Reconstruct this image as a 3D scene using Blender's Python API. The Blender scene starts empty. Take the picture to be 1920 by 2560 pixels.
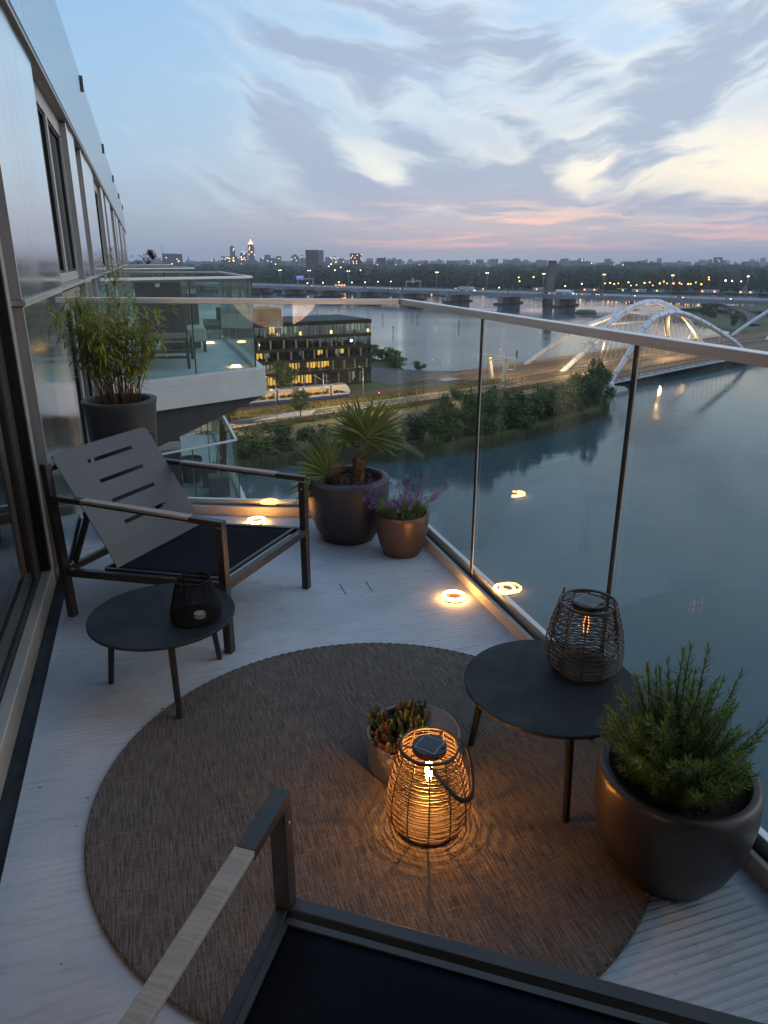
import bpy, bmesh, math, random
from mathutils import Vector, Matrix, noise
R = math.radians
rnd = random.Random(11)
S = bpy.context.scene
C = S.collection
YAW = 17.8
# ------------------------------------------------------------------ camera
cam = bpy.data.cameras.new('camera')
co = bpy.data.objects.new('camera', cam)
C.objects.link(co)
S.camera = co
cam.sensor_fit = 'VERTICAL'
cam.sensor_height = 36.0
cam.lens = 25.26
cam.clip_start = 0.02
cam.clip_end = 30000
co.matrix_world = (Matrix.Translation((0, 0, 1.5)) @ Matrix.Rotation(R(-YAW), 4, 'Z')
                   @ Matrix.Rotation(R(90 - 19.3), 4, 'X') @ Matrix.Rotation(R(0.1), 4, 'Z'))
S.view_settings.view_transform = 'Standard'
S.view_settings.look = 'None'
S.view_settings.gamma = 1
S.view_settings.use_curve_mapping = False
S.view_settings.exposure = 0.92
S.cycles.use_denoising = True
S.cycles.max_bounces = 10
S.cycles.transparent_max_bounces = 24
S.cycles.caustics_reflective = False
S.cycles.caustics_refractive = False
S.cycles.sample_clamp_indirect = 6
S.cycles.blur_glossy = 0.3


# ------------------------------------------------------------------ node helper
class NT:
    def __init__(s, tree):
        s.t = tree
        tree.nodes.clear()

    def n(s, typ, **kw):
        nd = s.t.nodes.new(typ)
        for k, v in kw.items():
            setattr(nd, k, v)
        return nd

    def put(s, sock, v):
        if v is None:
            return
        if isinstance(v, bpy.types.NodeSocket):
            s.t.links.new(v, sock)
        else:
            try:
                sock.default_value = v
            except Exception:
                sock.default_value = (v[0], v[1], v[2], 1) if len(v) == 3 else v

    def m(s, op, a, b=None, c=None, clamp=False):
        nd = s.n('ShaderNodeMath', operation=op)
        nd.use_clamp = clamp
        for i, v in enumerate((a, b, c)):
            s.put(nd.inputs[i], v)
        return nd.outputs[0]

    def vm(s, op, a, b=None, scale=None):
        nd = s.n('ShaderNodeVectorMath', operation=op)
        s.put(nd.inputs[0], a)
        s.put(nd.inputs[1], b)
        if scale is not None:
            s.put(nd.inputs['Scale'], scale)
        return nd.outputs['Value'] if op in ('DOT_PRODUCT', 'LENGTH') else nd.outputs[0]

    def mix(s, f, a, b, blend='MIX'):
        nd = s.n('ShaderNodeMix', data_type='RGBA', blend_type=blend)
        s.put(nd.inputs[0], f)
        for i, v in ((6, a), (7, b)):
            if not isinstance(v, bpy.types.NodeSocket) and len(v) == 3:
                v = (*v, 1)
            s.put(nd.inputs[i], v)
        return nd.outputs[2]

    def ss(s, x, lo, hi):
        nd = s.n('ShaderNodeMapRange', interpolation_type='SMOOTHSTEP')
        s.put(nd.inputs[0], x)
        s.put(nd.inputs[1], lo)
        s.put(nd.inputs[2], hi)
        return nd.outputs[0]

    def lin(s, x, lo, hi, a=0., b=1.):
        nd = s.n('ShaderNodeMapRange')
        for i, v in enumerate((x, lo, hi, a, b)):
            s.put(nd.inputs[i], v)
        return nd.outputs[0]

    def noise(s, vec, scale, detail=4, rough=.55, dist=0., out='Fac'):
        nd = s.n('ShaderNodeTexNoise')
        s.put(nd.inputs['Vector'], vec)
        s.put(nd.inputs['Scale'], scale)
        s.put(nd.inputs['Detail'], detail)
        s.put(nd.inputs['Roughness'], rough)
        s.put(nd.inputs['Distortion'], dist)
        return nd.outputs[out]

    def xyz(s, v):
        nd = s.n('ShaderNodeSeparateXYZ')
        s.put(nd.inputs[0], v)
        return nd.outputs

    def vec(s, x, y, z=0.):
        nd = s.n('ShaderNodeCombineXYZ')
        for i, v in enumerate((x, y, z)):
            s.put(nd.inputs[i], v)
        return nd.outputs[0]

    def ramp(s, f, stops):
        nd = s.n('ShaderNodeValToRGB')
        e = nd.color_ramp.elements
        while len(e) < len(stops):
            e.new(.5)
        for el, (p, c) in zip(e, stops):
            el.position = p
            el.color = (*c, 1)
        s.put(nd.inputs[0], f)
        return nd.outputs[0]


# ------------------------------------------------------------------ dusk sky
world = bpy.data.worlds.new('World')
S.world = world
world.use_nodes = True
w = NT(world.node_tree)
dirv = w.n('ShaderNodeTexCoord').outputs['Generated']
hv = (math.sin(R(YAW)), math.cos(R(YAW)), 0)
rv = (math.cos(R(YAW)), -math.sin(R(YAW)), 0)
dx = w.vm('DOT_PRODUCT', dirv, rv)
dy = w.vm('DOT_PRODUCT', dirv, hv)
dz = w.xyz(dirv)[2]
U = w.m('ARCTAN2', dx, dy)                      # azimuth from the view's heading
V = w.m('ARCSINE', dz)
Vp = w.m('MAXIMUM', V, 0.)
vn = w.m('DIVIDE', Vp, math.pi / 2)
skyL = w.ramp(vn, [(0, (.24, .275, .37)), (.03, (.28, .345, .44)), (.07, (.31, .43, .56)), (.13, (.28, .44, .62)), (.2, (.23, .40, .62)), (.5, (.25, .40, .62)), (1, (.28, .41, .61))])
skyR = w.ramp(vn, [(0, (.27, .275, .36)), (.03, (.37, .37, .44)), (.07, (.54, .57, .60)), (.13, (.45, .57, .70)), (.2, (.36, .52, .71)), (.5, (.29, .43, .63)), (1, (.28, .41, .61))])
skycol = w.mix(w.ss(U, -.42, .30), skyL, skyR)
nish = w.n('ShaderNodeTexSky', sky_type='NISHITA')
nish.sun_disc = False
nish.sun_elevation = R(2.0)
nish.sun_rotation = R(YAW + 84)
nish.altitude = 40
nscaled = w.mix(1.0, nish.outputs[0], (.09, .09, .09), 'MULTIPLY')
skycol = w.mix(.12, skycol, nscaled)
# warp
P = w.vec(U, V, 0.)
wn = w.noise(P, 5.0, 3, .5, 0., 'Color')
warp2 = w.noise(P, 17.0, 4, .55, 0., 'Color')
warp = w.vm('ADD', w.vm('SCALE', w.vm('SUBTRACT', wn, (.5, .5, .5)), scale=.09), w.vm('SCALE', w.vm('SUBTRACT', warp2, (.5, .5, .5)), scale=.020))
Pw = w.vm('ADD', P, warp)
x3 = w.xyz(Pw)
Uw, Vw = x3[0], x3[1]
uo = w.m('SUBTRACT', Uw, .13)
# bowl-shaped streaks: they fall towards the middle of the view and climb again on the right
bowl = w.m('MULTIPLY', w.m('MULTIPLY', uo, uo), .75)
q = w.m('SUBTRACT', Vw, w.m('MINIMUM', bowl, .30))
st = w.noise(w.vec(w.m('MULTIPLY', Uw, 3.2), w.m('MULTIPLY', q, 19.), 0.), 1.9, 8, .60, .12)
st2 = w.noise(w.vec(w.m('MULTIPLY', Uw, 6.), w.m('MULTIPLY', q, 30.), 3.), 1.3, 5, .5, .1)
fb = w.noise(w.vec(w.m('MULTIPLY', Uw, 5.), w.m('MULTIPLY', Vw, 13.), 5.), 1.9, 8, .60, .1)


def gauss(u0, v0, su, sv, ang=0.):
    c, s_ = math.cos(R(ang)), math.sin(R(ang))
    a = w.m('SUBTRACT', Uw, u0)
    b = w.m('SUBTRACT', Vw, v0)
    p = w.m('DIVIDE', w.m('ADD', w.m('MULTIPLY', a, c), w.m('MULTIPLY', b, s_)), su)
    r = w.m('DIVIDE', w.m('SUBTRACT', w.m('MULTIPLY', b, c), w.m('MULTIPLY', a, s_)), sv)
    return w.m('EXPONENT', w.m('MULTIPLY', w.m('ADD', w.m('MULTIPLY', p, p), w.m('MULTIPLY', r, r)), -1.))


def wsum(items):
    tot = None
    for wt, g in items:
        v_ = w.m('MULTIPLY', g, wt)
        tot = v_ if tot is None else w.m('ADD', tot, v_)
    return tot


cov = wsum([(.60, gauss(.045, .082, .16, .028, 0)), (.62, gauss(-.095, .130, .095, .032, -36)), (.55, gauss(.165, .098, .075, .036, 10)),
            (.42, gauss(-.04, .215, .17, .020, -17)), (.36, gauss(.03, .150, .13, .017, -27)), (.34, gauss(.07, .255, .14, .040, -20)),
            (.46, gauss(.335, .175, .10, .050, 58)), (.55, gauss(.38, .058, .17, .014, 3)), (.22, gauss(-.25, .115, .10, .010, -16)), (.24, gauss(.47, .24, .10, .05, 30)),
            (.16, gauss(-.33, .07, .14, .012, -8)), (.30, gauss(.22, .20, .07, .022, -30)),
            (-.62, gauss(-.012, .110, .052, .013, -24)), (-.55, gauss(.245, .103, .042, .020, 12)), (-.55, gauss(.485, .150, .06, .045, 40)), (-.5, gauss(.44, .092, .10, .010, 4)),
            (-.40, gauss(.115, .150, .10, .011, -25)), (-.30, gauss(-.36, .20, .12, .10, 0)), (-.32, gauss(.05, .047, .3, .008, 2)), (-.28, gauss(-.22, .17, .07, .03, -30))])
bias = w.m('ADD', w.m('MULTIPLY', cov, .95), w.m('ADD', w.m('MULTIPLY', st, 1.15), w.m('MULTIPLY', fb, .75)))
bias = w.m('SUBTRACT', bias, w.m('MULTIPLY', w.m('SUBTRACT', 1., w.ss(U, -.34, -.10)), .16))
cloud = w.ss(bias, .98, 1.34)
fine = w.m('ADD', .62, w.m('MULTIPLY', st2, .72))
cloud = w.m('MULTIPLY', cloud, w.m('MINIMUM', fine, 1.))
# thin bright veil round the masses
veil = w.m('MULTIPLY', w.ss(bias, .70, 1.05), w.ss(st2, .25, .75))
low = w.m('SUBTRACT', 1., w.ss(bias, .85, 1.25))
veil = w.m('MULTIPLY', veil, w.m('SUBTRACT', 1.0, w.m('MULTIPLY', w.ss(V, .2, .7), .75)))
veil = w.m('MULTIPLY', veil, w.ss(V, .03, .09))
warmf = w.ss(U, -.25, .45)
veilc = w.mix(warmf, (.46, .53, .60), (.74, .70, .62))
skycol = w.mix(w.m('MULTIPLY', veil, .60), skycol, veilc)
skycol = w.mix(w.m('MULTIPLY', w.m('MULTIPLY', low, w.m('MULTIPLY', fb, 2.1)), w.m('MULTIPLY', gauss(.44, .11, .20, .045, 6), .72)), skycol, (.84, .73, .55))
skycol = w.mix(w.m('MULTIPLY', w.m('MULTIPLY', low, w.m('MULTIPLY', fb, 2.1)), w.m('MULTIPLY', gauss(-.01, .112, .06, .018, -22), .85)), skycol, (.66, .66, .60))
skycol = w.mix(w.m('MULTIPLY', w.m('MULTIPLY', low, w.m('MULTIPLY', fb, 2.1)), w.m('MULTIPLY', gauss(.25, .105, .06, .022, 10), .85)), skycol, (.74, .69, .58))
cloudc = w.mix(w.ss(V, .0, .14), (.265, .285, .37), (.255, .315, .42))
cloudc = w.mix(w.m('MULTIPLY', w.ss(st2, .35, .75), .28), cloudc, (.40, .455, .55))
cloudc = w.mix(w.m('MULTIPLY', w.ss(V, .15, .6), .6), cloudc, (.29, .35, .48))
skycol = w.mix(w.m('MULTIPLY', cloud, .88), skycol, cloudc)
# pink underlit streaks low over the city
pk = w.noise(w.vec(w.m('MULTIPLY', Uw, 4.0), w.m('MULTIPLY', w.m('ADD', V, w.m('MULTIPLY', w.m('SUBTRACT', fb, .5), .022)), 58.), 8.), 1.9, 5, .55, .3)
pband = w.m('MULTIPLY', w.ss(V, .010, .024), w.m('SUBTRACT', 1., w.ss(V, .040, .085)))
paz = w.m('ADD', gauss(.13, .035, .20, .2), w.m('MULTIPLY', gauss(.48, .03, .16, .2), .45))
pink = w.m('MULTIPLY', w.m('MULTIPLY', w.ss(pk, .47, .64), pband), w.m('MINIMUM', paz, 1.))
pinkc = w.mix(w.ss(V, .03, .065), (.86, .40, .33), (.90, .62, .43))
skycol = w.mix(w.m('MULTIPLY', pink, .85), skycol, pinkc)
wash = w.m('MULTIPLY', w.m('SUBTRACT', 1., w.ss(V, .015, .12)), w.m('MULTIPLY', gauss(.12, .03, .20, .2), .30))
skycol = w.mix(wash, skycol, (.62, .44, .40))
bg = w.n('ShaderNodeBackground')
w.put(bg.inputs[0], skycol)
bg.inputs[1].default_value = 0.80
wo = w.n('ShaderNodeOutputWorld')
w.t.links.new(bg.outputs[0], wo.inputs[0])
try:
    world.cycles.sampling_method = 'MANUAL'
    world.cycles.sample_map_resolution = 512
except Exception:
    pass
# soft light of the afterglow, low on the right
sl = bpy.data.lights.new('sun', 'SUN')
sl.energy = 0.38
sl.angle = R(40)
sl.color = (1.0, .94, .92)
so = bpy.data.objects.new('sun', sl)
C.objects.link(so)
so.rotation_euler = Vector((math.sin(R(YAW + 84)) * math.cos(R(28)), math.cos(R(YAW + 84)) * math.cos(R(28)), math.sin(R(28)))).to_track_quat('Z', 'Y').to_euler()


# ------------------------------------------------------------------ materials
def new_mat(name):
    m = bpy.data.materials.new(name)
    m.use_nodes = True
    return m, NT(m.node_tree)


def pbr(name, col, rough=.5, metal=0., col2=None, nscale=6., stretch=(1, 1, 1), rvar=0., bump=0., bscale=60., bdist=.002, spec=.5, coord='Object', lo=.35, hi=.65, sheen=0., trans=None):
    m, t = new_mat(name)
    tc = t.n('ShaderNodeTexCoord').outputs[coord]
    mp = t.n('ShaderNodeMapping')
    mp.inputs['Scale'].default_value = stretch
    t.put(mp.inputs[0], tc)
    v = mp.outputs[0]
    b = t.n('ShaderNodeBsdfPrincipled')
    if col2 is not None:
        f = t.ss(t.noise(v, nscale, 6, .6), lo, hi)
        t.put(b.inputs['Base Color'], t.mix(f, col, col2))
    else:
        t.put(b.inputs['Base Color'], (*col, 1))
    b.inputs['Metallic'].default_value = metal
    b.inputs['Specular IOR Level'].default_value = spec
    if rvar:
        t.put(b.inputs['Roughness'], t.lin(t.noise(v, nscale * 1.7, 5, .6), .3, .7, max(0, rough - rvar), rough + rvar))
    else:
        b.inputs['Roughness'].default_value = rough
    if bump:
        bn = t.n('ShaderNodeBump')
        bn.inputs['Strength'].default_value = bump
        bn.inputs['Distance'].default_value = bdist
        t.put(bn.inputs['Height'], t.noise(v, bscale, 4, .6))
        t.put(b.inputs['Normal'], bn.outputs[0])
    if trans:
        tr = t.n('ShaderNodeBsdfTranslucent')
        t.put(tr.inputs[0], (*trans, 1))
        ad = t.n('ShaderNodeMixShader')
        ad.inputs[0].default_value = .3
        t.t.links.new(b.outputs[0], ad.inputs[1])
        t.t.links.new(tr.outputs[0], ad.inputs[2])
        last = ad.outputs[0]
    else:
        last = b.outputs[0]
    o = t.n('ShaderNodeOutputMaterial')
    t.t.links.new(last, o.inputs[0])
    return m


def emis(name, col, st, sampled=False):
    m, t = new_mat(name)
    e = t.n('ShaderNodeEmission')
    t.put(e.inputs[0], (*col, 1))
    e.inputs[1].default_value = st
    o = t.n('ShaderNodeOutputMaterial')
    t.t.links.new(e.outputs[0], o.inputs[0])
    if not sampled:
        m.cycles.emission_sampling = 'NONE'
    return m


def glass(name, tint, ior=1.5, rough=0.0, grime=0.):
    m, t = new_mat(name)
    fr = t.n('ShaderNodeFresnel')
    # a thin pane: the far face must not turn into total internal reflection
    t.put(fr.inputs[0], t.lin(t.n('ShaderNodeNewGeometry').outputs['Backfacing'], 0., 1., ior, 1. / ior))
    a = t.n('ShaderNodeBsdfTransparent')
    t.put(a.inputs[0], (*tint, 1))
    g = t.n('ShaderNodeBsdfGlossy')
    g.inputs['Roughness'].default_value = rough
    mx = t.n('ShaderNodeMixShader')
    t.t.links.new(fr.outputs[0], mx.inputs[0])
    t.t.links.new(a.outputs[0], mx.inputs[1])
    t.t.links.new(g.outputs[0], mx.inputs[2])
    last = mx.outputs[0]
    if grime:
        d = t.n('ShaderNodeBsdfDiffuse')
        t.put(d.inputs[0], (.6, .62, .62, 1))
        m2 = t.n('ShaderNodeMixShader')
        tc = t.n('ShaderNodeTexCoord').outputs['Object']
        t.put(m2.inputs[0], t.lin(t.noise(tc, 2.3, 5, .65), .35, .8, 0., grime))
        t.t.links.new(last, m2.inputs[1])
        t.t.links.new(d.outputs[0], m2.inputs[2])
        last = m2.outputs[0]
    o = t.n('ShaderNodeOutputMaterial')
    t.t.links.new(last, o.inputs[0])
    return m


def deck_mat():
    m, t = new_mat('ribbed_concrete')
    tc = t.n('ShaderNodeTexCoord').outputs['Object']
    xy = t.xyz(tc)
    b = t.n('ShaderNodeBsdfPrincipled')
    n1 = t.noise(tc, 1.7, 6, .6)
    n2 = t.noise(t.vec(t.m('MULTIPLY', xy[0], 3.), t.m('MULTIPLY', xy[1], 26.), 0.), 2.0, 5, .65)
    c = t.mix(t.ss(n1, .3, .7), (.355, .40, .465), (.485, .525, .585))
    c = t.mix(t.m('MULTIPLY', t.ss(n2, .48, .72), .62), c, (.29, .305, .33))
    n3 = t.noise(tc, 16., 3, .7)
    c = t.mix(t.m('MULTIPLY', t.ss(n3, .68, .76), .8), c, (.17, .18, .185))
    n4 = t.noise(t.vec(t.m('MULTIPLY', xy[0], 5.), t.m('MULTIPLY', xy[1], 9.), 7.), 1., 7, .7)
    c = t.mix(t.m('MULTIPLY', t.ss(n4, .56, .70), .34), c, (.24, .26, .285))
    wv = t.n('ShaderNodeTexWave', wave_type='BANDS', bands_direction='Y')
    t.put(wv.inputs['Vector'], tc)
    wv.inputs['Scale'].default_value = 14.3
    wv.inputs['Distortion'].default_value = .35
    wv.inputs['Detail'].default_value = 2
    wv.inputs['Detail Scale'].default_value = 1.2
    # worn smooth where people walk, crisp near the glass, plain strip along the edges
    edge = t.m('MULTIPLY', t.ss(xy[0], -.47, -.40), t.m('SUBTRACT', 1., t.ss(xy[0], 1.27, 1.29)))
    wear = t.m('ADD', t.ss(xy[0], .45, 1.15), t.m('MULTIPLY', t.ss(n1, .50, .66), .40))
    amp = t.m('MULTIPLY', edge, t.m('ADD', .24, t.m('MULTIPLY', wear, .75)))
    groove = t.ss(wv.outputs['Fac'], .0, .42)
    h = t.m('MULTIPLY', groove, amp)
    c = t.mix(t.m('MULTIPLY', t.m('MULTIPLY', t.m('SUBTRACT', 1., groove), amp), .26), c, (.22, .24, .265))
    t.put(b.inputs['Base Color'], c)
    bn = t.n('ShaderNodeBump')
    bn.inputs['Strength'].default_value = .75
    bn.inputs['Distance'].default_value = .003
    t.put(bn.inputs['Height'], t.m('ADD', h, t.m('MULTIPLY', t.noise(tc, 140., 3, .6), .12)))
    t.put(b.inputs['Normal'], bn.outputs[0])
    b.inputs['Roughness'].default_value = .8
    o = t.n('ShaderNodeOutputMaterial')
    t.t.links.new(b.outputs[0], o.inputs[0])
    return m


def rug_mat():
    m, t = new_mat('woven_jute')
    tc = t.n('ShaderNodeTexCoord').outputs['Object']
    xy = t.xyz(tc)
    b = t.n('ShaderNodeBsdfPrincipled')
    warp_ = t.noise(t.vec(t.m('MULTIPLY', xy[0], 230.), t.m('MULTIPLY', xy[1], 13.), 0.), 1., 4, .65)
    weft = t.noise(t.vec(t.m('MULTIPLY', xy[0], 12.), t.m('MULTIPLY', xy[1], 170.), 4.), 1., 4, .6)
    kn = t.noise(t.vec(t.m('MULTIPLY', xy[0], 260.), t.m('MULTIPLY', xy[1], 110.), 9.), 1., 2, .5)
    big = t.noise(tc, 2.2, 3, .5)
    c = t.mix(t.ss(warp_, .36, .66), (.072, .062, .058), (.165, .148, .138))
    c = t.mix(t.m('MULTIPLY', t.ss(weft, .5, .72), .45), c, (.22, .195, .18))
    c = t.mix(t.m('MULTIPLY', t.ss(kn, .52, .75), .5), c, (.030, .023, .021))
    c = t.mix(t.m('MULTIPLY', t.ss(big, .4, .7), .22), c, (.10, .078, .068))
    t.put(b.inputs['Base Color'], c)
    bn = t.n('ShaderNodeBump')
    bn.inputs['Strength'].default_value = 1.
    bn.inputs['Distance'].default_value = .005
    t.put(bn.inputs['Height'], t.m('ADD', t.m('MULTIPLY', warp_, .6), t.m('ADD', t.m('MULTIPLY', weft, .35), t.m('MULTIPLY', kn, .5))))
    t.put(b.inputs['Normal'], bn.outputs[0])
    b.inputs['Roughness'].default_value = .95
    b.inputs['Specular IOR Level'].default_value = .1
    o = t.n('ShaderNodeOutputMaterial')
    t.t.links.new(b.outputs[0], o.inputs[0])
    return m


def water_mat():
    m, t = new_mat('river_water')
    tc = t.n('ShaderNodeTexCoord').outputs['Object']
    b = t.n('ShaderNodeBsdfPrincipled')
    t.put(b.inputs['Base Color'], t.mix(t.noise(tc, .012, 4, .5), (.046, .082, .094), (.056, .094, .106)))
    b.inputs['Roughness'].default_value = .035
    b.inputs['IOR'].default_value = 1.33
    mp = t.n('ShaderNodeMapping')
    mp.inputs['Rotation'].default_value = (0, 0, R(35))
    mp.inputs['Scale'].default_value = (1, 2.4, 1)
    t.put(mp.inputs[0], tc)
    patch = t.ss(t.noise(tc, .014, 4, .55), .42, .62)
    n1 = t.noise(mp.outputs[0], .9, 5, .6)
    n2 = t.noise(mp.outputs[0], .16, 3, .5)
    n0 = t.noise(mp.outputs[0], 2.6, 3, .6)
    h = t.m('ADD', t.m('MULTIPLY', t.m('ADD', n1, t.m('MULTIPLY', n0, .5)), t.m('ADD', .22, t.m('MULTIPLY', patch, 1.1))), t.m('MULTIPLY', n2, .8))
    bn = t.n('ShaderNodeBump')
    bn.inputs['Strength'].default_value = 1.
    bn.inputs['Distance'].default_value = .022
    t.put(bn.inputs['Height'], h)
    t.put(b.inputs['Normal'], bn.outputs[0])
    o = t.n('ShaderNodeOutputMaterial')
    t.t.links.new(b.outputs[0], o.inputs[0])
    return m


def panel_mat(name, base, rough, streak=(22, 22, .5)):
    m, t = new_mat(name)
    tc = t.n('ShaderNodeTexCoord').outputs['Object']
    mp = t.n('ShaderNodeMapping')
    mp.inputs['Scale'].default_value = streak
    t.put(mp.inputs[0], tc)
    b = t.n('ShaderNodeBsdfPrincipled')
    n1 = t.noise(mp.outputs[0], 1., 5, .6)
    n2 = t.noise(tc, 1.3, 3, .5)
    t.put(b.inputs['Base Color'], t.mix(t.ss(n1, .3, .7), [x * .9 for x in base], base))
    b.inputs['Metallic'].default_value = 1.
    t.put(b.inputs['Roughness'], t.lin(n2, .3, .7, rough - .06, rough + .07))
    bn = t.n('ShaderNodeBump')
    bn.inputs['Strength'].default_value = .08
    bn.inputs['Distance'].default_value = .002
    t.put(bn.inputs['Height'], n1)
    t.put(b.inputs['Normal'], bn.outputs[0])
    o = t.n('ShaderNodeOutputMaterial')
    t.t.links.new(b.outputs[0], o.inputs[0])
    return m


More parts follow.
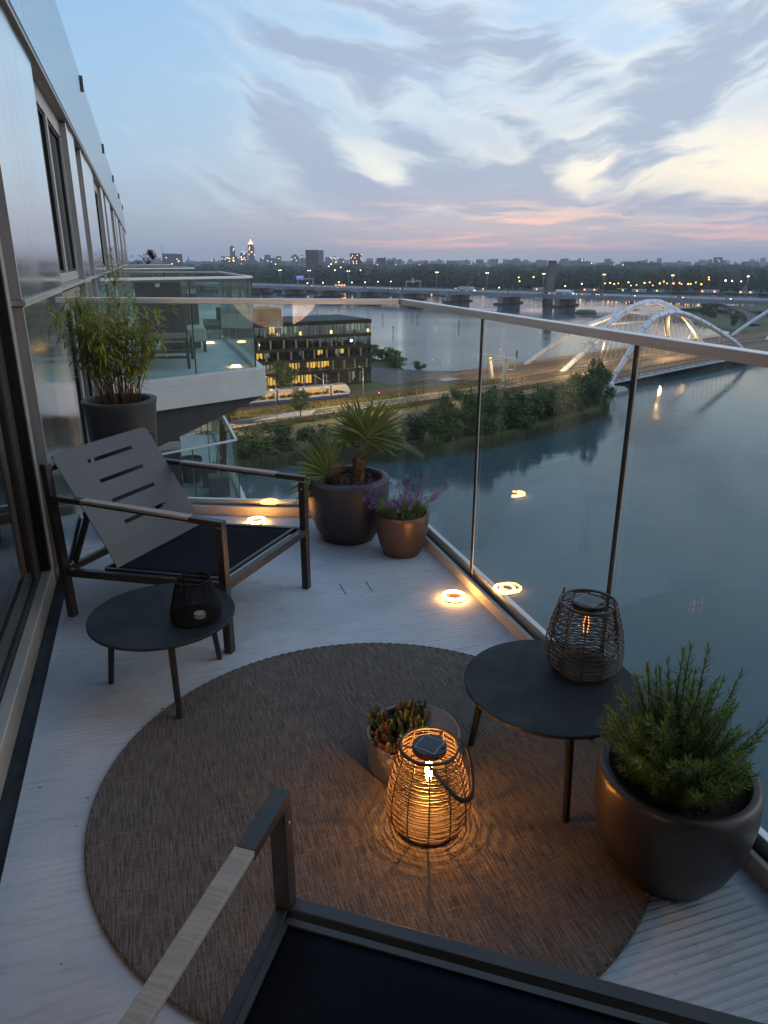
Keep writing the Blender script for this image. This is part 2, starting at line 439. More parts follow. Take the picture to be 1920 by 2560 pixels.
M = dict(
    deck=deck_mat(), rug=rug_mat(), water=water_mat(),
    panel=panel_mat('brushed_steel_panel', (.90, .90, .89), .15), reveal=pbr('bronze_aluminium', (.42, .385, .36), .45, .45, (.35, .32, .30), 3., (6, 6, 1)),
    frame=pbr('light_aluminium', (.48, .455, .41), .40, .45, (.41, .39, .35), 4.), dframe=pbr('dark_frame', (.06, .057, .056), .4, .4),
    seal=pbr('black_rubber', (.006, .006, .006), .55), rail=pbr('brushed_rail', (.74, .71, .695), .36, .55, (.66, .635, .62), 3., (1, 1, 30), rvar=.06),
    bal=glass('balustrade_glass', (.925, .955, .945), 1.5, 0., .012), wglass=glass('window_glass', (.10, .12, .12), 1.75), pglass=glass('parapet_glass', (.93, .96, .96), 1.42),
    nglass=glass('green_glass', (.88, .95, .92), 1.5), dglass=glass('door_glass', (.72, .76, .76), 2.3), bglass=glass('bulb_glass', (.97, .97, .96), 1.45),
    kerb=pbr('kerb_concrete', (.50, .49, .48), .75, 0, (.40, .39, .38), 4., bump=.3, bscale=90), gutter=pbr('dirty_gutter', (.055, .062, .072), .8, 0, (.025, .028, .032), 5., bump=.3),
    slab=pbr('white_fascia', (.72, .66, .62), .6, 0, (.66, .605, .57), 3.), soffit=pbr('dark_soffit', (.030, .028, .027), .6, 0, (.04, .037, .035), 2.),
    ndeck=pbr('neighbour_deck', (.50, .53, .56), .8, 0, (.43, .46, .49), 2.5),
    steel=pbr('anthracite_powder_coat', (.030, .029, .030), .38, .25, (.038, .036, .037), 9., bump=.12, bscale=500, bdist=.0006),
    plate=pbr('grey_sheet_metal', (.043, .045, .052), .48, .1, (.050, .052, .060), 3., bump=.08, bscale=600, bdist=.0005),
    mesh=pbr('navy_sling_fabric', (.004, .005, .010), .85, 0, (.006, .0075, .014), 300., bump=.3, bscale=700, bdist=.001, spec=.12),
    wood=pbr('weathered_wood', (.38, .34, .305), .75, 0, (.29, .26, .235), 5., (40, 2.2, 40), bump=.5, bscale=5., bdist=.002),
    ttop=pbr('dark_table_top', (.010, .0125, .017), .6, 0, (.013, .0155, .020), 6., bump=.12, bscale=900, bdist=.0004, spec=.3, rvar=.12),
    tleg=pbr('table_leg', (.018, .018, .020), .4, .2),
    anth=pbr('anthracite_planter', (.030, .031, .035), .5, 0, (.038, .039, .043), 5., bump=.1, bscale=120, bdist=.001),
    tall=pbr('matt_black_planter', (.033, .036, .041), .55, 0, (.040, .043, .049), 4.),
    copper=pbr('bronze_planter', (.13, .082, .060), .40, .35, (.10, .062, .046), 4., rvar=.06),
    dbronze=pbr('dark_bronze_planter', (.062, .050, .046), .38, .35, (.048, .039, .037), 3., rvar=.05),
    pale=pbr('grey_concrete_pot', (.20, .195, .19), .8, 0, (.16, .155, .15), 7., bump=.2, bscale=80),
    lid=pbr('slate_lid', (.085, .088, .096), .65, 0, (.10, .10, .11), 6.),
    soil=pbr('potting_soil', (.018, .013, .010), .95, 0, (.045, .030, .022), 40., bump=1., bscale=60, bdist=.01),
    bark=pbr('bark_chips', (.055, .026, .017), .9, 0, (.02, .011, .009), 30.),
    rattan=pbr('dark_rattan', (.042, .026, .017), .5, 0, (.065, .041, .027), 30., bump=.3, bscale=200, bdist=.0008),
    leather=pbr('leather_strap', (.020, .011, .007), .5), cap=pbr('black_plastic', (.016, .017, .020), .45), cell=pbr('solar_cell', (.012, .018, .040), .12, .2),
    white=pbr('white_edge', (.7, .7, .7), .4), wire=pbr('black_wire_mesh', (.004, .004, .004), .7, spec=.2), wax=pbr('candle_wax', (.75, .72, .66), .4),
    amber=pbr('amber_disc', (.42, .20, .055), .3, 0, (.36, .17, .05), 5.),
    ring=emis('warm_ring', (1., .42, .10), 44., True), filament=emis('filament', (1., .42, .07), 260., True), dimfil=emis('dim_filament', (1., .30, .06), 1.6),
    bamboo=pbr('bamboo_leaf', (.36, .35, .045), .5, 0, (.19, .245, .036), 9., trans=(.36, .37, .05)), cane=pbr('bamboo_cane', (.20, .095, .05), .5, 0, (.13, .085, .035), 10., (1, 1, .2)),
    palm=pbr('palm_leaf', (.17, .215, .055), .40, 0, (.105, .155, .045), 6., trans=(.20, .25, .05)), palmdry=pbr('dry_frond', (.30, .22, .09), .6, 0, (.14, .10, .05), 12.),
    fibre=pbr('palm_fibre', (.24, .145, .075), .9, 0, (.10, .055, .03), 30., (1, 1, .25), bump=.8, bscale=90, bdist=.006),
    lavleaf=pbr('lavender_leaf', (.20, .27, .10), .6, 0, (.13, .19, .075), 20., trans=(.16, .22, .08)), lavflow=pbr('lavender_flower', (.25, .085, .33), .7, 0, (.12, .045, .19), 60.),
    rose=pbr('rosemary_leaf', (.085, .160, .030), .5, 0, (.050, .105, .022), 30., trans=(.12, .20, .03)), roset=pbr('rosemary_tip', (.18, .26, .055), .5, trans=(.15, .23, .04)), twig=pbr('woody_stem', (.055, .035, .020), .8),
    sedg=pbr('sedum_green', (.17, .20, .07), .55, 0, (.11, .15, .06), 30.), sedr=pbr('sedum_red', (.28, .12, .065), .55, 0, (.18, .13, .06), 30.), sedy=pbr('sedum_tip', (.30, .28, .10), .55, 0, (.2, .2, .08), 30.),
    burg=pbr('burgundy_leaf', (.045, .010, .014), .5, 0, (.07, .016, .02), 20.),
    # town and landscape
    verge=pbr('lamplit_dry_verge', (.23, .175, .062), .95, 0, (.085, .105, .032), .22, (1, 2, 1), bump=1., bscale=2.5, bdist=.3, lo=.3, hi=.7),  # dry grass, its ochre also carrying the warm street-lamp glow as colour
    grass=pbr('rough_grass', (.045, .064, .022), .95, 0, (.072, .080, .030), .3, bump=1., bscale=1.2, bdist=.3),
    asphalt=pbr('asphalt', (.075, .068, .064), .8, 0, (.055, .052, .050), .5), brick=pbr('red_cycle_path', (.125, .058, .042), .85, 0, (.095, .048, .036), .4),
    paving=pbr('paving', (.10, .098, .096), .8, 0, (.075, .074, .074), .3), paint=pbr('road_paint', (.72, .70, .66), .7, 0, (.5, .49, .46), 2.), ballast=pbr('track_bed', (.115, .068, .042), .95, 0, (.07, .045, .032), .6),
    steelrail=pbr('rail_steel', (.30, .27, .25), .3, .9), farland=pbr('far_ground', (.030, .040, .022), 1., 0, (.02, .03, .018), .01),
    dark=pbr('dark_cladding', (.009, .010, .012), .55, 0, (.014, .015, .018), .4, spec=.2), fin=pbr('grey_fin', (.12, .12, .125), .5), roofc=pbr('roof_felt', (.05, .053, .058), .8),
    owin=glass('office_glass', (.56, .70, .71), 2.6), lit=emis('lit_window', (1., .36, .06), 2.6), lit2=emis('pale_lit_window', (.9, .64, .38), .5), oroom=pbr('office_room', (.06, .065, .065), .8, 0, (.035, .038, .04), .5),
    trwhite=pbr('tram_white', (.40, .41, .43), .4), trblue=pbr('tram_blue', (.020, .045, .15), .4), trwin=emis('tram_window', (1., .52, .16), .5), trdark=pbr('tram_dark', (.02, .021, .025), .5), trbody=pbr('tram_seat', (.05, .03, .02), .7),
    pole=pbr('galvanised_pole', (.26, .26, .265), .45, .5), pdark=pbr('painted_pole', (.06, .065, .07), .5), head=pbr('lamp_head', (.20, .20, .20), .5),
    lampon=emis('lamp_glow', (1., .70, .28), 5.5), lampw=emis('lamp_glow_white', (1., .84, .52), 5.5), lampo=emis('lamp_glow_orange', (1., .42, .09), 5.5), redl=emis('tail_light', (1., .06, .05), 5.), headl=emis('head_light', (1., .9, .65), 8.),
    portal=pbr('white_steel', (.62, .58, .50), .5, 0, (.54, .51, .45), .6), arch=pbr('pale_blue_steel', (.58, .60, .66), .55, 0, (.48, .50, .55), .25), pier=pbr('pale_concrete', (.33, .33, .33), .8, 0, (.24, .24, .24), .3), bdeck=pbr('bridge_roadway', (.175, .105, .060), .85, 0, (.13, .082, .050), .15), brail=pbr('bridge_railing', (.19, .145, .105), .6), bside=pbr('bridge_ribs', (.30, .35, .39), .5),  # the roadway brown has the warm lamp-lit look put into its colour
    hconc=pbr('highway_concrete', (.34, .34, .36), .85, 0, (.24, .24, .26), .05), hdark=pbr('dark_pier_base', (.045, .04, .04), .8), hpier=pbr('brown_pier', (.36, .28, .245), .8, 0, (.28, .21, .18), .2), hrail=pbr('highway_fence', (.12, .125, .12), .6),
    sign=emis('blue_sign', (.06, .15, .62), .55), chim=pbr('chimney_concrete', (.135, .115, .105), .85, 0, (.10, .088, .08), .1, (1, 1, .3)),
    city=pbr('city_block', (.085, .085, .10), .8, 0, (.06, .062, .075), .01), cityb=pbr('brown_block', (.115, .085, .075), .8, 0, (.095, .07, .062), .03), cityl=pbr('pale_block', (.22, .165, .14), .8), cwin=emis('city_light', (1., .62, .28), 2.2), cblue=emis('blue_crown', (.12, .28, 1.), 1.3),
    t1=pbr('leaf_mid', (.105, .145, .042), .7, 0, (.125, .160, .050), .8, trans=(.06, .09, .02), spec=.2), t2=pbr('leaf_dark', (.052, .082, .027), .7, 0, (.064, .095, .030), .8, spec=.2), t3=pbr('leaf_light', (.135, .165, .045), .7, 0, (.110, .145, .045), .8, trans=(.1, .13, .03), spec=.2),
    far1=pbr('wood_dark', (.036, .050, .024), .9, 0, (.044, .058, .027), .05, spec=.1), far2=pbr('wood_light', (.046, .060, .028), .9, 0, (.038, .052, .026), .05, spec=.1),
    trunk=pbr('tree_bark', (.05, .038, .028), .9), reed=pbr('reed_stalk', (.085, .078, .040), .9, 0, (.050, .062, .026), .3), boat=pbr('boat_hull', (.45, .45, .46), .5), hull=pbr('dark_hull', (.03, .035, .045), .5), brickw=pbr('brick_house', (.10, .05, .038), .85),
    carp=[pbr('car_paint_silver', (.40, .41, .43), .3, .4), pbr('car_paint_black', (.02, .02, .024), .3), pbr('car_paint_white', (.65, .65, .65), .35), pbr('car_paint_red', (.25, .03, .03), .3)],
    tyre=pbr('tyre', (.012, .012, .012), .8), cglass=pbr('car_glass', (.012, .015, .018), .1), plank=pbr('copper_plank', (.17, .075, .042), .7), chest=pbr('dark_chest', (.035, .03, .03), .6), taupe=pbr('taupe_sling', (.085, .078, .066), .7, 0, (.075, .068, .058), 5.), cush=pbr('pale_cushion', (.42, .46, .40), .8), cactus=pbr('pale_branch', (.4, .32, .22), .7),
    room=pbr('room_wall', (.22, .20, .18), .8), rfloor=pbr('room_floor', (.10, .07, .05), .5), moon=None,
)


# ------------------------------------------------------------------ mesh helpers
class MB:
    def __init__(s):
        s.v, s.f, s.mi = [], [], []

    def add(s, vs, fs, mi=0):
        o = len(s.v)
        s.v += [tuple(v) for v in vs]
        s.f += [tuple(i + o for i in f) for f in fs]
        s.mi += [mi] * len(fs)
        return s

    def box(s, x0, x1, y0, y1, z0, z1, mi=0):
        vs = [(x, y, z) for z in (z0, z1) for y in (y0, y1) for x in (x0, x1)]
        return s.add(vs, [(0, 2, 3, 1), (4, 5, 7, 6), (0, 1, 5, 4), (2, 6, 7, 3), (0, 4, 6, 2), (1, 3, 7, 5)], mi)

    def beam(s, p0, p1, wd, ht, up=(0, 0, 1), mi=0):
        p0, p1 = Vector(p0), Vector(p1)
        d = (p1 - p0).normalized()
        u = Vector(up)
        if abs(d.dot(u)) > .98:
            u = Vector((1, 0, 0)) if abs(d.x) < .9 else Vector((0, 1, 0))
        a = d.cross(u).normalized()
        b = a.cross(d).normalized()
        vs = []
        for p in (p0, p1):
            for sa, sb in ((-1, -1), (1, -1), (1, 1), (-1, 1)):
                vs.append(p + a * (sa * wd / 2) + b * (sb * ht / 2))
        return s.add(vs, [(3, 2, 1, 0), (4, 5, 6, 7), (0, 1, 5, 4), (1, 2, 6, 5), (2, 3, 7, 6), (3, 0, 4, 7)], mi)

    def tube(s, pts, rad, seg=8, mi=0, cap=True, flat=1.):
        pts = [Vector(p) for p in pts]
        n = len(pts)
        if not hasattr(rad, '__len__'):
            rad = [rad] * n
        vs = []
        prev = None
        for i, p in enumerate(pts):
            d = (pts[min(i + 1, n - 1)] - pts[max(i - 1, 0)])
            d = d.normalized() if d.length > 1e-9 else Vector((0, 0, 1))
            if prev is None:
                u = Vector((0, 0, 1)) if abs(d.z) < .9 else Vector((1, 0, 0))
                a = d.cross(u).normalized()
            else:
                a = (prev - d * prev.dot(d)).normalized()
            prev = a
            b = d.cross(a)
            for k in range(seg):
                t = 2 * math.pi * k / seg
                vs.append(p + (a * math.cos(t) + b * (math.sin(t) * flat)) * rad[i])
        fs = []
        for i in range(n - 1):
            for k in range(seg):
                k2 = (k + 1) % seg
                fs.append((i * seg + k, i * seg + k2, (i + 1) * seg + k2, (i + 1) * seg + k))
        if cap:
            fs.append(tuple(range(seg - 1, -1, -1)))
            fs.append(tuple((n - 1) * seg + k for k in range(seg)))
        return s.add(vs, fs, mi)

    def lathe(s, prof, seg=40, c=(0, 0, 0), mi=0, close=False):
        vs = []
        for r, z in prof:
            for k in range(seg):
                t = 2 * math.pi * k / seg
                vs.append((c[0] + r * math.cos(t), c[1] + r * math.sin(t), c[2] + z))
        fs = []
        m = len(prof)
        for i in range(m - 1 + (1 if close else 0)):
            j = (i + 1) % m
            for k in range(seg):
                k2 = (k + 1) % seg
                fs.append((i * seg + k, i * seg + k2, j * seg + k2, j * seg + k))
        return s.add(vs, fs, mi)

    def ring(s, r, z, rt, seg=32, mi=0, sub=6, c=(0, 0)):
        pr = [(r + rt * math.cos(2 * math.pi * k / sub), z + rt * math.sin(2 * math.pi * k / sub)) for k in range(sub)]
        return s.lathe(pr, seg, (c[0], c[1], 0), mi, True)

    def disc(s, r, z, seg=40, c=(0, 0), mi=0):
        return s.add([(c[0] + r * math.cos(2 * math.pi * k / seg), c[1] + r * math.sin(2 * math.pi * k / seg), z) for k in range(seg)], [tuple(range(seg))], mi)

    def prism(s, poly, z0, z1, mi=0):
        n = len(poly)
        vs = [(x, y, z0) for x, y in poly] + [(x, y, z1) for x, y in poly]
        fs = [tuple(range(n - 1, -1, -1)), tuple(range(n, 2 * n))] + [(i, (i + 1) % n, n + (i + 1) % n, n + i) for i in range(n)]
        return s.add(vs, fs, mi)

    def build(s, name, mats, parent=None, smooth=False, loc=None, bevel=0., kind=None, label=None, auto=None):
        me = bpy.data.meshes.new(name)
        me.from_pydata(s.v, [], s.f)
        if not isinstance(mats, (list, tuple)):
            mats = [mats]
        for m in mats:
            me.materials.append(m)
        if len(mats) > 1:
            me.polygons.foreach_set('material_index', s.mi)
        bm = bmesh.new()
        bm.from_mesh(me)
        bmesh.ops.recalc_face_normals(bm, faces=bm.faces[:]) if len(bm.faces) < 4000 else None
        bm.to_mesh(me)
        bm.free()
        if smooth:
            me.polygons.foreach_set('use_smooth', [True] * len(me.polygons))
            if auto:
                try:
                    me.set_sharp_from_angle(angle=R(auto))
                except Exception:
                    pass
        me.update()
        o = bpy.data.objects.new(name, me)
        C.objects.link(o)
        if parent is not None:
            o.parent = parent
        if loc is not None:
            o.location = loc
        if bevel:
            b = o.modifiers.new('bevel', 'BEVEL')
            b.width = bevel
            b.segments = 2
            b.limit_method = 'ANGLE'
        if kind:
            o['kind'] = kind
        if label:
            o['label'] = label
        return o


def link(name, me, parent, loc=(0, 0, 0), rot=None, scale=None, mat=None):
    o = bpy.data.objects.new(name, me)
    C.objects.link(o)
    o.parent = parent
    o.location = loc
    if rot is not None:
        o.rotation_euler = rot
    if scale is not None:
        o.scale = scale
    return o


def thing(name, label, cat, loc=(0, 0, 0), rz=0., group=None):
    o = bpy.data.objects.new(name, None)
    C.objects.link(o)
    o.location = loc
    o.rotation_euler = (0, 0, rz)
    o.empty_display_size = .1
    o['label'] = label
    o['category'] = cat
    if group:
        o['group'] = group
    return o


def tag(o, label, cat, group=None):
    o['label'] = label
    o['category'] = cat
    if group:
        o['group'] = group
    return o


def dup(o, parent=None, loc=None, rz=None, label=None, group=None):
    c = o.copy()
    C.objects.link(c)
    c.parent = parent
    if loc is not None:
        c.location = loc
    if rz is not None:
        c.rotation_euler = (0, 0, rz)
    if label:
        c['label'] = label
    if group:
        c['group'] = group
    for ch in list(o.children):
        dup(ch, c)
    return c


def struct(name, mb, m, smooth=False):
    return mb.build(name, m, None, smooth, kind='structure')


def polar(deg, D, z=0.):
    return Vector((D * math.sin(R(deg)), D * math.cos(R(deg)), z))


def spline(pts, n):
    P_ = [Vector(p) for p in pts]
    out = []
    m = len(P_) - 1
    for i in range(m):
        p0, p1, p2, p3 = P_[max(i - 1, 0)], P_[i], P_[i + 1], P_[min(i + 2, m)]
        for k in range(n):
            t = k / n
            out.append(.5 * ((2 * p1) + (p2 - p0) * t + (2 * p0 - 5 * p1 + 4 * p2 - p3) * t * t + (3 * p1 - p0 - 3 * p2 + p3) * t ** 3))
    out.append(P_[-1])
    return out

# ================================================================== SETTING: water, land, roads
GZ, WZ = -30.5, -32.5


def sheet(poly, z):
    mb = MB()
    mb.add([(x, y, z) for x, y in poly], [tuple(range(len(poly)))])
    return mb


def bank(poly, z, dz=-2.6, out=4., closed=True):
    """a ground sheet with a sloping skirt into the water"""
    mb = sheet(poly, z)
    n = len(poly)
    cx = sum(p[0] for p in poly) / n
    cy = sum(p[1] for p in poly) / n
    vs = [(x, y, z) for x, y in poly]
    for x, y in poly:
        d = Vector((x - cx, y - cy)).normalized()
        vs.append((x + d.x * out, y + d.y * out, z + dz))
    mb.add(vs, [(i, n + i, n + (i + 1) % n, (i + 1) % n) for i in range(n)])
    return mb


def strip(pts, wd, z):
    """flat ribbon along a polyline; wd may be one width or one per point"""
    ps = [Vector((x, y, 0)) for x, y in pts]
    mb = MB()
    n = len(ps)
    vs = []
    for i, p in enumerate(ps):
        d = (ps[min(i + 1, n - 1)] - ps[max(i - 1, 0)]).normalized()
        nr = Vector((-d.y, d.x, 0))
        ww = wd[i] if hasattr(wd, '__len__') else wd
        for s_ in (-.5, .5):
            q_ = p + nr * s_ * ww
            vs.append((q_.x, q_.y, z))
    mb.add(vs, [(2 * i, 2 * i + 2, 2 * i + 3, 2 * i + 1) for i in range(n - 1)])
    return mb


struct('water', MB().add([(-6400, -900, WZ), (6400, -900, WZ), (6400, 6900, WZ), (-6400, 6900, WZ)], [(0, 1, 2, 3)]), M['water'])
penin = [(-90, 40), (-40, 108), (12.6, 119), (24, 123.5), (41, 119.5), (50, 120), (56, 122.5), (61, 124), (70, 127.5), (79, 132), (90, 138), (97, 141.5), (104, 150), (111, 158), (115, 166), (104, 190), (100, 207), (100, 207.5), (90, 205), (82, 207), (75, 213), (77, 226), (74, 242), (62, 262), (-60, 300), (-200, 260), (-200, 40)]
struct('ground', bank(penin, GZ, -2.6, 2.0), M['grass'])
far = [(-2500, 1100), (-300, 930), (100, 880), (200, 850), (290, 826), (400, 800), (455, 765), (520, 715), (560, 688), (600, 655), (650, 602), (760, 560), (1100, 500), (2500, 400), (6390, 700), (6390, 6890), (-6390, 6890), (-6390, 1300)]
struct('ground', sheet(far, WZ + 1.3), M['farland'])
struct('embankment', bank([(318, 398), (300, 352), (286, 300), (284, 284), (330, 262), (430, 250), (640, 260), (700, 330), (640, 420), (520, 440), (455, 470), (400, 470), (352, 440)], WZ + 1.0, -1.6, 5.), M['grass'])
# roads of the near bank, laid a few centimetres one above the other
cyc = [(-40, 119), (-10, 129), (13.3, 135.8), (35.5, 140.5), (52.3, 145.5), (63.6, 149.4), (76, 155.4), (86, 160.5), (97, 164)]
road = [(-40, 119 + 8), (-8, 139), (12.6, 147), (28.5, 154), (51, 161.4), (65, 166), (80, 171.4), (96, 177.4), (118, 187.5)]
tram_l = [(-60, 151), (-20, 158.2), (15, 165.2), (30, 168.2), (45, 171.2), (66, 178.5), (90, 188.5), (106, 195), (118, 200)]
struct('verge', strip([(-40, 123.4), (-8, 134.6), (13, 141.3), (28, 146.5), (50, 152.5), (64, 157.5), (78, 163.5), (90, 168)], 9.0, GZ + .03), M['verge'])
struct('verge', strip([(-40, 138), (-8, 148), (12.6, 156), (30, 161.2), (52, 167.2), (66, 171.5), (80, 177.6), (97, 184.3)], 7.6, GZ + .03), M['verge'])
struct('cycle_path', strip(cyc, 3.8, GZ + .07), M['brick'])
struct('road', strip(road, [9, 8.5, 7.2, 6.6, 5.8, 5.4, 5.2, 5.4, 6], GZ + .07), M['asphalt'])
struct('tram_track', strip(tram_l, 7.0, GZ + .07), M['ballast'])
rl = MB()
for off in (-2.4, -.95, .95, 2.4):
    pv = None
    for i in range(len(tram_l) - 1):
        a, b = Vector((*tram_l[i], GZ + .16)), Vector((*tram_l[i + 1], GZ + .16))
        d = (b - a).normalized()
        nrm = Vector((-d.y, d.x, 0)) * off
        rl.beam(a + nrm, b + nrm, .10, .14)
rl.build('tram_rail', M['steelrail'], kind='stuff')
edge = MB()


def line_along(pts, off, wd, z, i0=0, i1=None, dash=None):
    for i in range(i0, (i1 or len(pts) - 1)):
        a, b = Vector((*pts[i], z)), Vector((*pts[i + 1], z))
        d = (b - a).normalized()
        nrm = Vector((-d.y, d.x, 0))
        L = (b - a).length
        segs = [(0, L)] if not dash else [(k, min(k + dash[0], L)) for k in [j * sum(dash) for j in range(int(L / sum(dash)) + 1)] if k < L]
        for s0, s1 in segs:
            p, q_ = a + d * s0 + nrm * off, a + d * s1 + nrm * off
            edge.add([p - nrm * wd / 2, q_ - nrm * wd / 2, q_ + nrm * wd / 2, p + nrm * wd / 2], [(0, 1, 2, 3)])


line_along(road, -2.5, .26, GZ + .10)
line_along(road, 2.4, .20, GZ + .10)
line_along(road, 0., .14, GZ + .10, 0, None, (3, 5))
edge.build('road_marking', M['paint'], kind='structure')
hatch = MB()
for k in range(5):                                   # hatched traffic island, white bars
    a = Vector((19.6 + k * 1.7, 150.1 + k * 1.22, GZ + .12))
    L_ = 13. - k * 1.3
    hatch.add([a, a + Vector((L_, L_ * .24, 0)), a + Vector((L_ - .1, L_ * .24 + .42, 0)), a + Vector((-.1, .42, 0))], [(0, 1, 2, 3)])
hatch.build('road_marking', M['paint'], kind='structure')
struct('pavement', sheet([(58, 196), (62, 186), (74, 190), (92, 199.5), (112, 207), (90, 205), (82, 207), (75, 212), (66, 222), (60, 214)], GZ + .05), M['paving'])

# ================================================================== OUR BUILDING AND BALCONY
FX0 = -.51                                            # face of the metal cladding
bld = thing('apartment_building', 'apartment block with brushed steel panels and tall framed windows running beside the balcony', 'building')
A1 = 38.2
core = MB()
core.box(-14, -.64, 3.75, A1, -31, 2.66)
core.box(-14, -.64, -9, 3.75, -31, -.06)
core.box(-14, -.64, -9, 3.75, 2.55, 2.66)
core.box(-14, -.64, -9, -1.2, -.06, 2.55)
core.build('wall', M['dark'], bld)
room = MB()
room.box(-6.2, -6.1, -1.2, 3.75, -.05, 2.55)
room.build('room_wall', M['room'], bld)
MB().box(-6.1, -.66, -1.2, 3.75, -.055, -.03).build('room_floor', M['rfloor'], bld)
MB().box(-6.1, -.66, -1.2, 3.75, 2.50, 2.545).build('room_ceiling', M['room'], bld)


def clad(a0, a1, z0, z1):
    return MB().box(FX0 - .075, FX0, a0, a1, z0, z1).build('metal_panel', [M['panel']], bld, bevel=.004)


def window(a0, a1, z0, z1, n):
    b0 = FX0 - .10
    f = MB()
    fw = .085
    f.box(b0, b0 + .045, a0, a1, z0, z0 + .07)
    f.box(b0, b0 + .045, a0, a1, z1 - .13, z1)
    st_ = (a1 - a0) / n
    for k in range(n + 1):
        c = a0 + k * st_
        f.box(b0 + .003, b0 + .048, max(a0, c - fw / 2), min(a1, c + fw / 2), z0 + .07, z1 - .13)
    fo = f.build('window', M['frame'], bld, bevel=.003)
    for k in range(n):
        p0, p1 = a0 + k * st_ + fw / 2, a0 + (k + 1) * st_ - fw / 2
        g = MB()
        for c0, c1, q0, q1 in ((p0, p1, z0 + .07, z0 + .09), (p0, p1, z1 - .15, z1 - .13), (p0, p0 + .018, z0 + .09, z1 - .15), (p1 - .018, p1, z0 + .09, z1 - .15)):
            g.box(b0 + .006, b0 + .03, c0, c1, q0, q1)
        g.build('seal', M['seal'], fo)
        MB().box(b0 + .008, b0 + .018, p0 + .018, p1 - .018, z0 + .09, z1 - .15).build('pane', M['wglass'], fo)
    return fo


bays = []
a = 5.40
zs_ = [(1.335, 2.655), (-1.66, 1.305), (-4.66, -1.69)]
for z0, z1 in zs_:
    clad(3.62, 5.40, z0, z1)
MB().box(FX0 - .19, FX0 - .075, 3.60, 3.64, -.02, 2.655).build('jamb', M['reveal'], bld)
MB().box(FX0 - .074, FX0 - .002, 3.612, 3.6195, .06, 1.3).build('jamb', M['reveal'], bld)
MB().box(FX0 - .074, FX0 - .002, 3.612, 3.6195, 1.335, 2.65).build('jamb', M['reveal'], bld)
while a < A1 - 3:
    for z0, z1 in zs_:
        for p0, p1 in ((a + 2.30, a + 3.10), (a + 4.05, a + 6.22)):
            clad(p0, min(p1, A1), z0, z1)
            MB().box(FX0 - .074, FX0 - .003, p0 - .009, p0 - .002, z0, z1).build('jamb', M['reveal'], bld)
    for z0, z1 in ((1.335, 2.655), (-1.0, 1.27)):
        window(a, a + 2.285, z0, z1, 2)
        window(a + 3.105, a + 4.035, z0, z1, 1)
    a += 6.22
MB().box(FX0 - .13, FX0 + .012, 3.60, A1, 1.308, 1.332).build('sill_strip', M['frame'], bld)
MB().box(FX0 - .13, FX0 + .025, -9, A1, 2.66, 2.685).build('roof_edge', M['reveal'], bld)
MB().box(-14, FX0 + .02, -9, A1, 2.687, 2.72).build('roof', M['roofc'], bld)
k = 0
a = -.83
while a < A1 - 1:
    MB().box(FX0 - .012, FX0, a + .01, min(a + 6.21, A1), 2.722, 3.78).build('parapet_pane', M['pglass'], bld)
    MB().box(FX0 - .035, FX0 + .022, a - .035, a + .035, 3.62, 3.80).build('glass_clamp', M['dframe'], bld)
    a += 6.22
# sliding door of the flat
dr = MB().box(-.60, -.555, -1.15, 3.60, -.02, .085).build('sliding_door', M['frame'], bld, bevel=.004, label='sliding glass door of the near flat in a pale metal frame')
MB().box(-.60, -.553, 3.535, 3.598, .086, 2.54).build('frame', M['frame'], dr, bevel=.004)
MB().box(-.60, -.555, -1.15, 3.60, 2.46, 2.548).build('frame', M['frame'], dr)
MB().box(-.612, -.56, 3.515, 3.533, .086, 2.46).build('seal', M['seal'], dr)
MB().box(-.64, -.602, 3.375, 3.512, .05, 2.46).build('sash', M['dframe'], dr)
MB().box(-.64, -.602, -1.15, 3.374, .05, .10).build('sash', M['dframe'], dr)
MB().box(-.63, -.612, 2.14, 3.374, .102, 2.46).build('pane', M['dglass'], dr)
MB().box(-.64, -.602, 2.03, 2.138, .102, 2.46).build('sash', M['dframe'], dr)

# ---- the balcony the picture is taken from
flo = MB()
flo.prism([(-.497, -2.0), (1.352, -2.0), (1.352, 3.90), (-.497, 4.64)], -.32, 0.)
fl_o = struct('floor', flo, M['deck'])
for (x0, y0), (x1, y1) in (((.775, 3.00), (.775, 3.125)), ((.905, 2.995), (.905, 3.115))):
    MB().beam((x0, y0, .0006), (x1, y1, .0006), .0032, .0014).build('hatch_joint', M['gutter'], fl_o)
mb = MB()
dg_ = random.Random(17)
for k in range(110):                                  # grit and bits of leaf on the floor
    x, y = dg_.uniform(-.45, 1.30), dg_.uniform(.2, 4.1)
    a_, L_ = dg_.random() * 6.283, dg_.choice((.0015, .002, .002, .003, .004, .006))
    d_ = Vector((math.cos(a_), math.sin(a_), 0)) * L_
    mb.beam(Vector((x, y, .0012)) - d_, Vector((x, y, .0016)) + d_, L_ * .6, .0010)
mb.build('floor_litter', M['twig'], kind='stuff')
pw = tag(MB().box(-.495, 1.44, -.42, -.35, 0., 3.1).build('shade_wall', M['soffit']), 'added dark wall out of view that shades the near end of the balcony', 'wall')  # added wall behind the camera, put in to darken the near floor
cy = thing('shade_slab', 'added flat dark canopy over the near end of the balcony', 'shade_slab', (0, 0, 2.60))  # added overhead blocker, unseen; keeps skylight off the foreground
MB().box(-.495, 1.44, -.345, 1.30, .0, .10).build('shade_plate', M['soffit'], cy, bevel=.005)
MB().box(-.495, 1.44, 1.3005, 1.33, -.03, .12).build('shade_plate_edge', M['dframe'], cy)
gt = MB().box(-.64, -.4995, -2.0, 4.64, -.30, -.035)
struct('gutter', gt, M['gutter'])


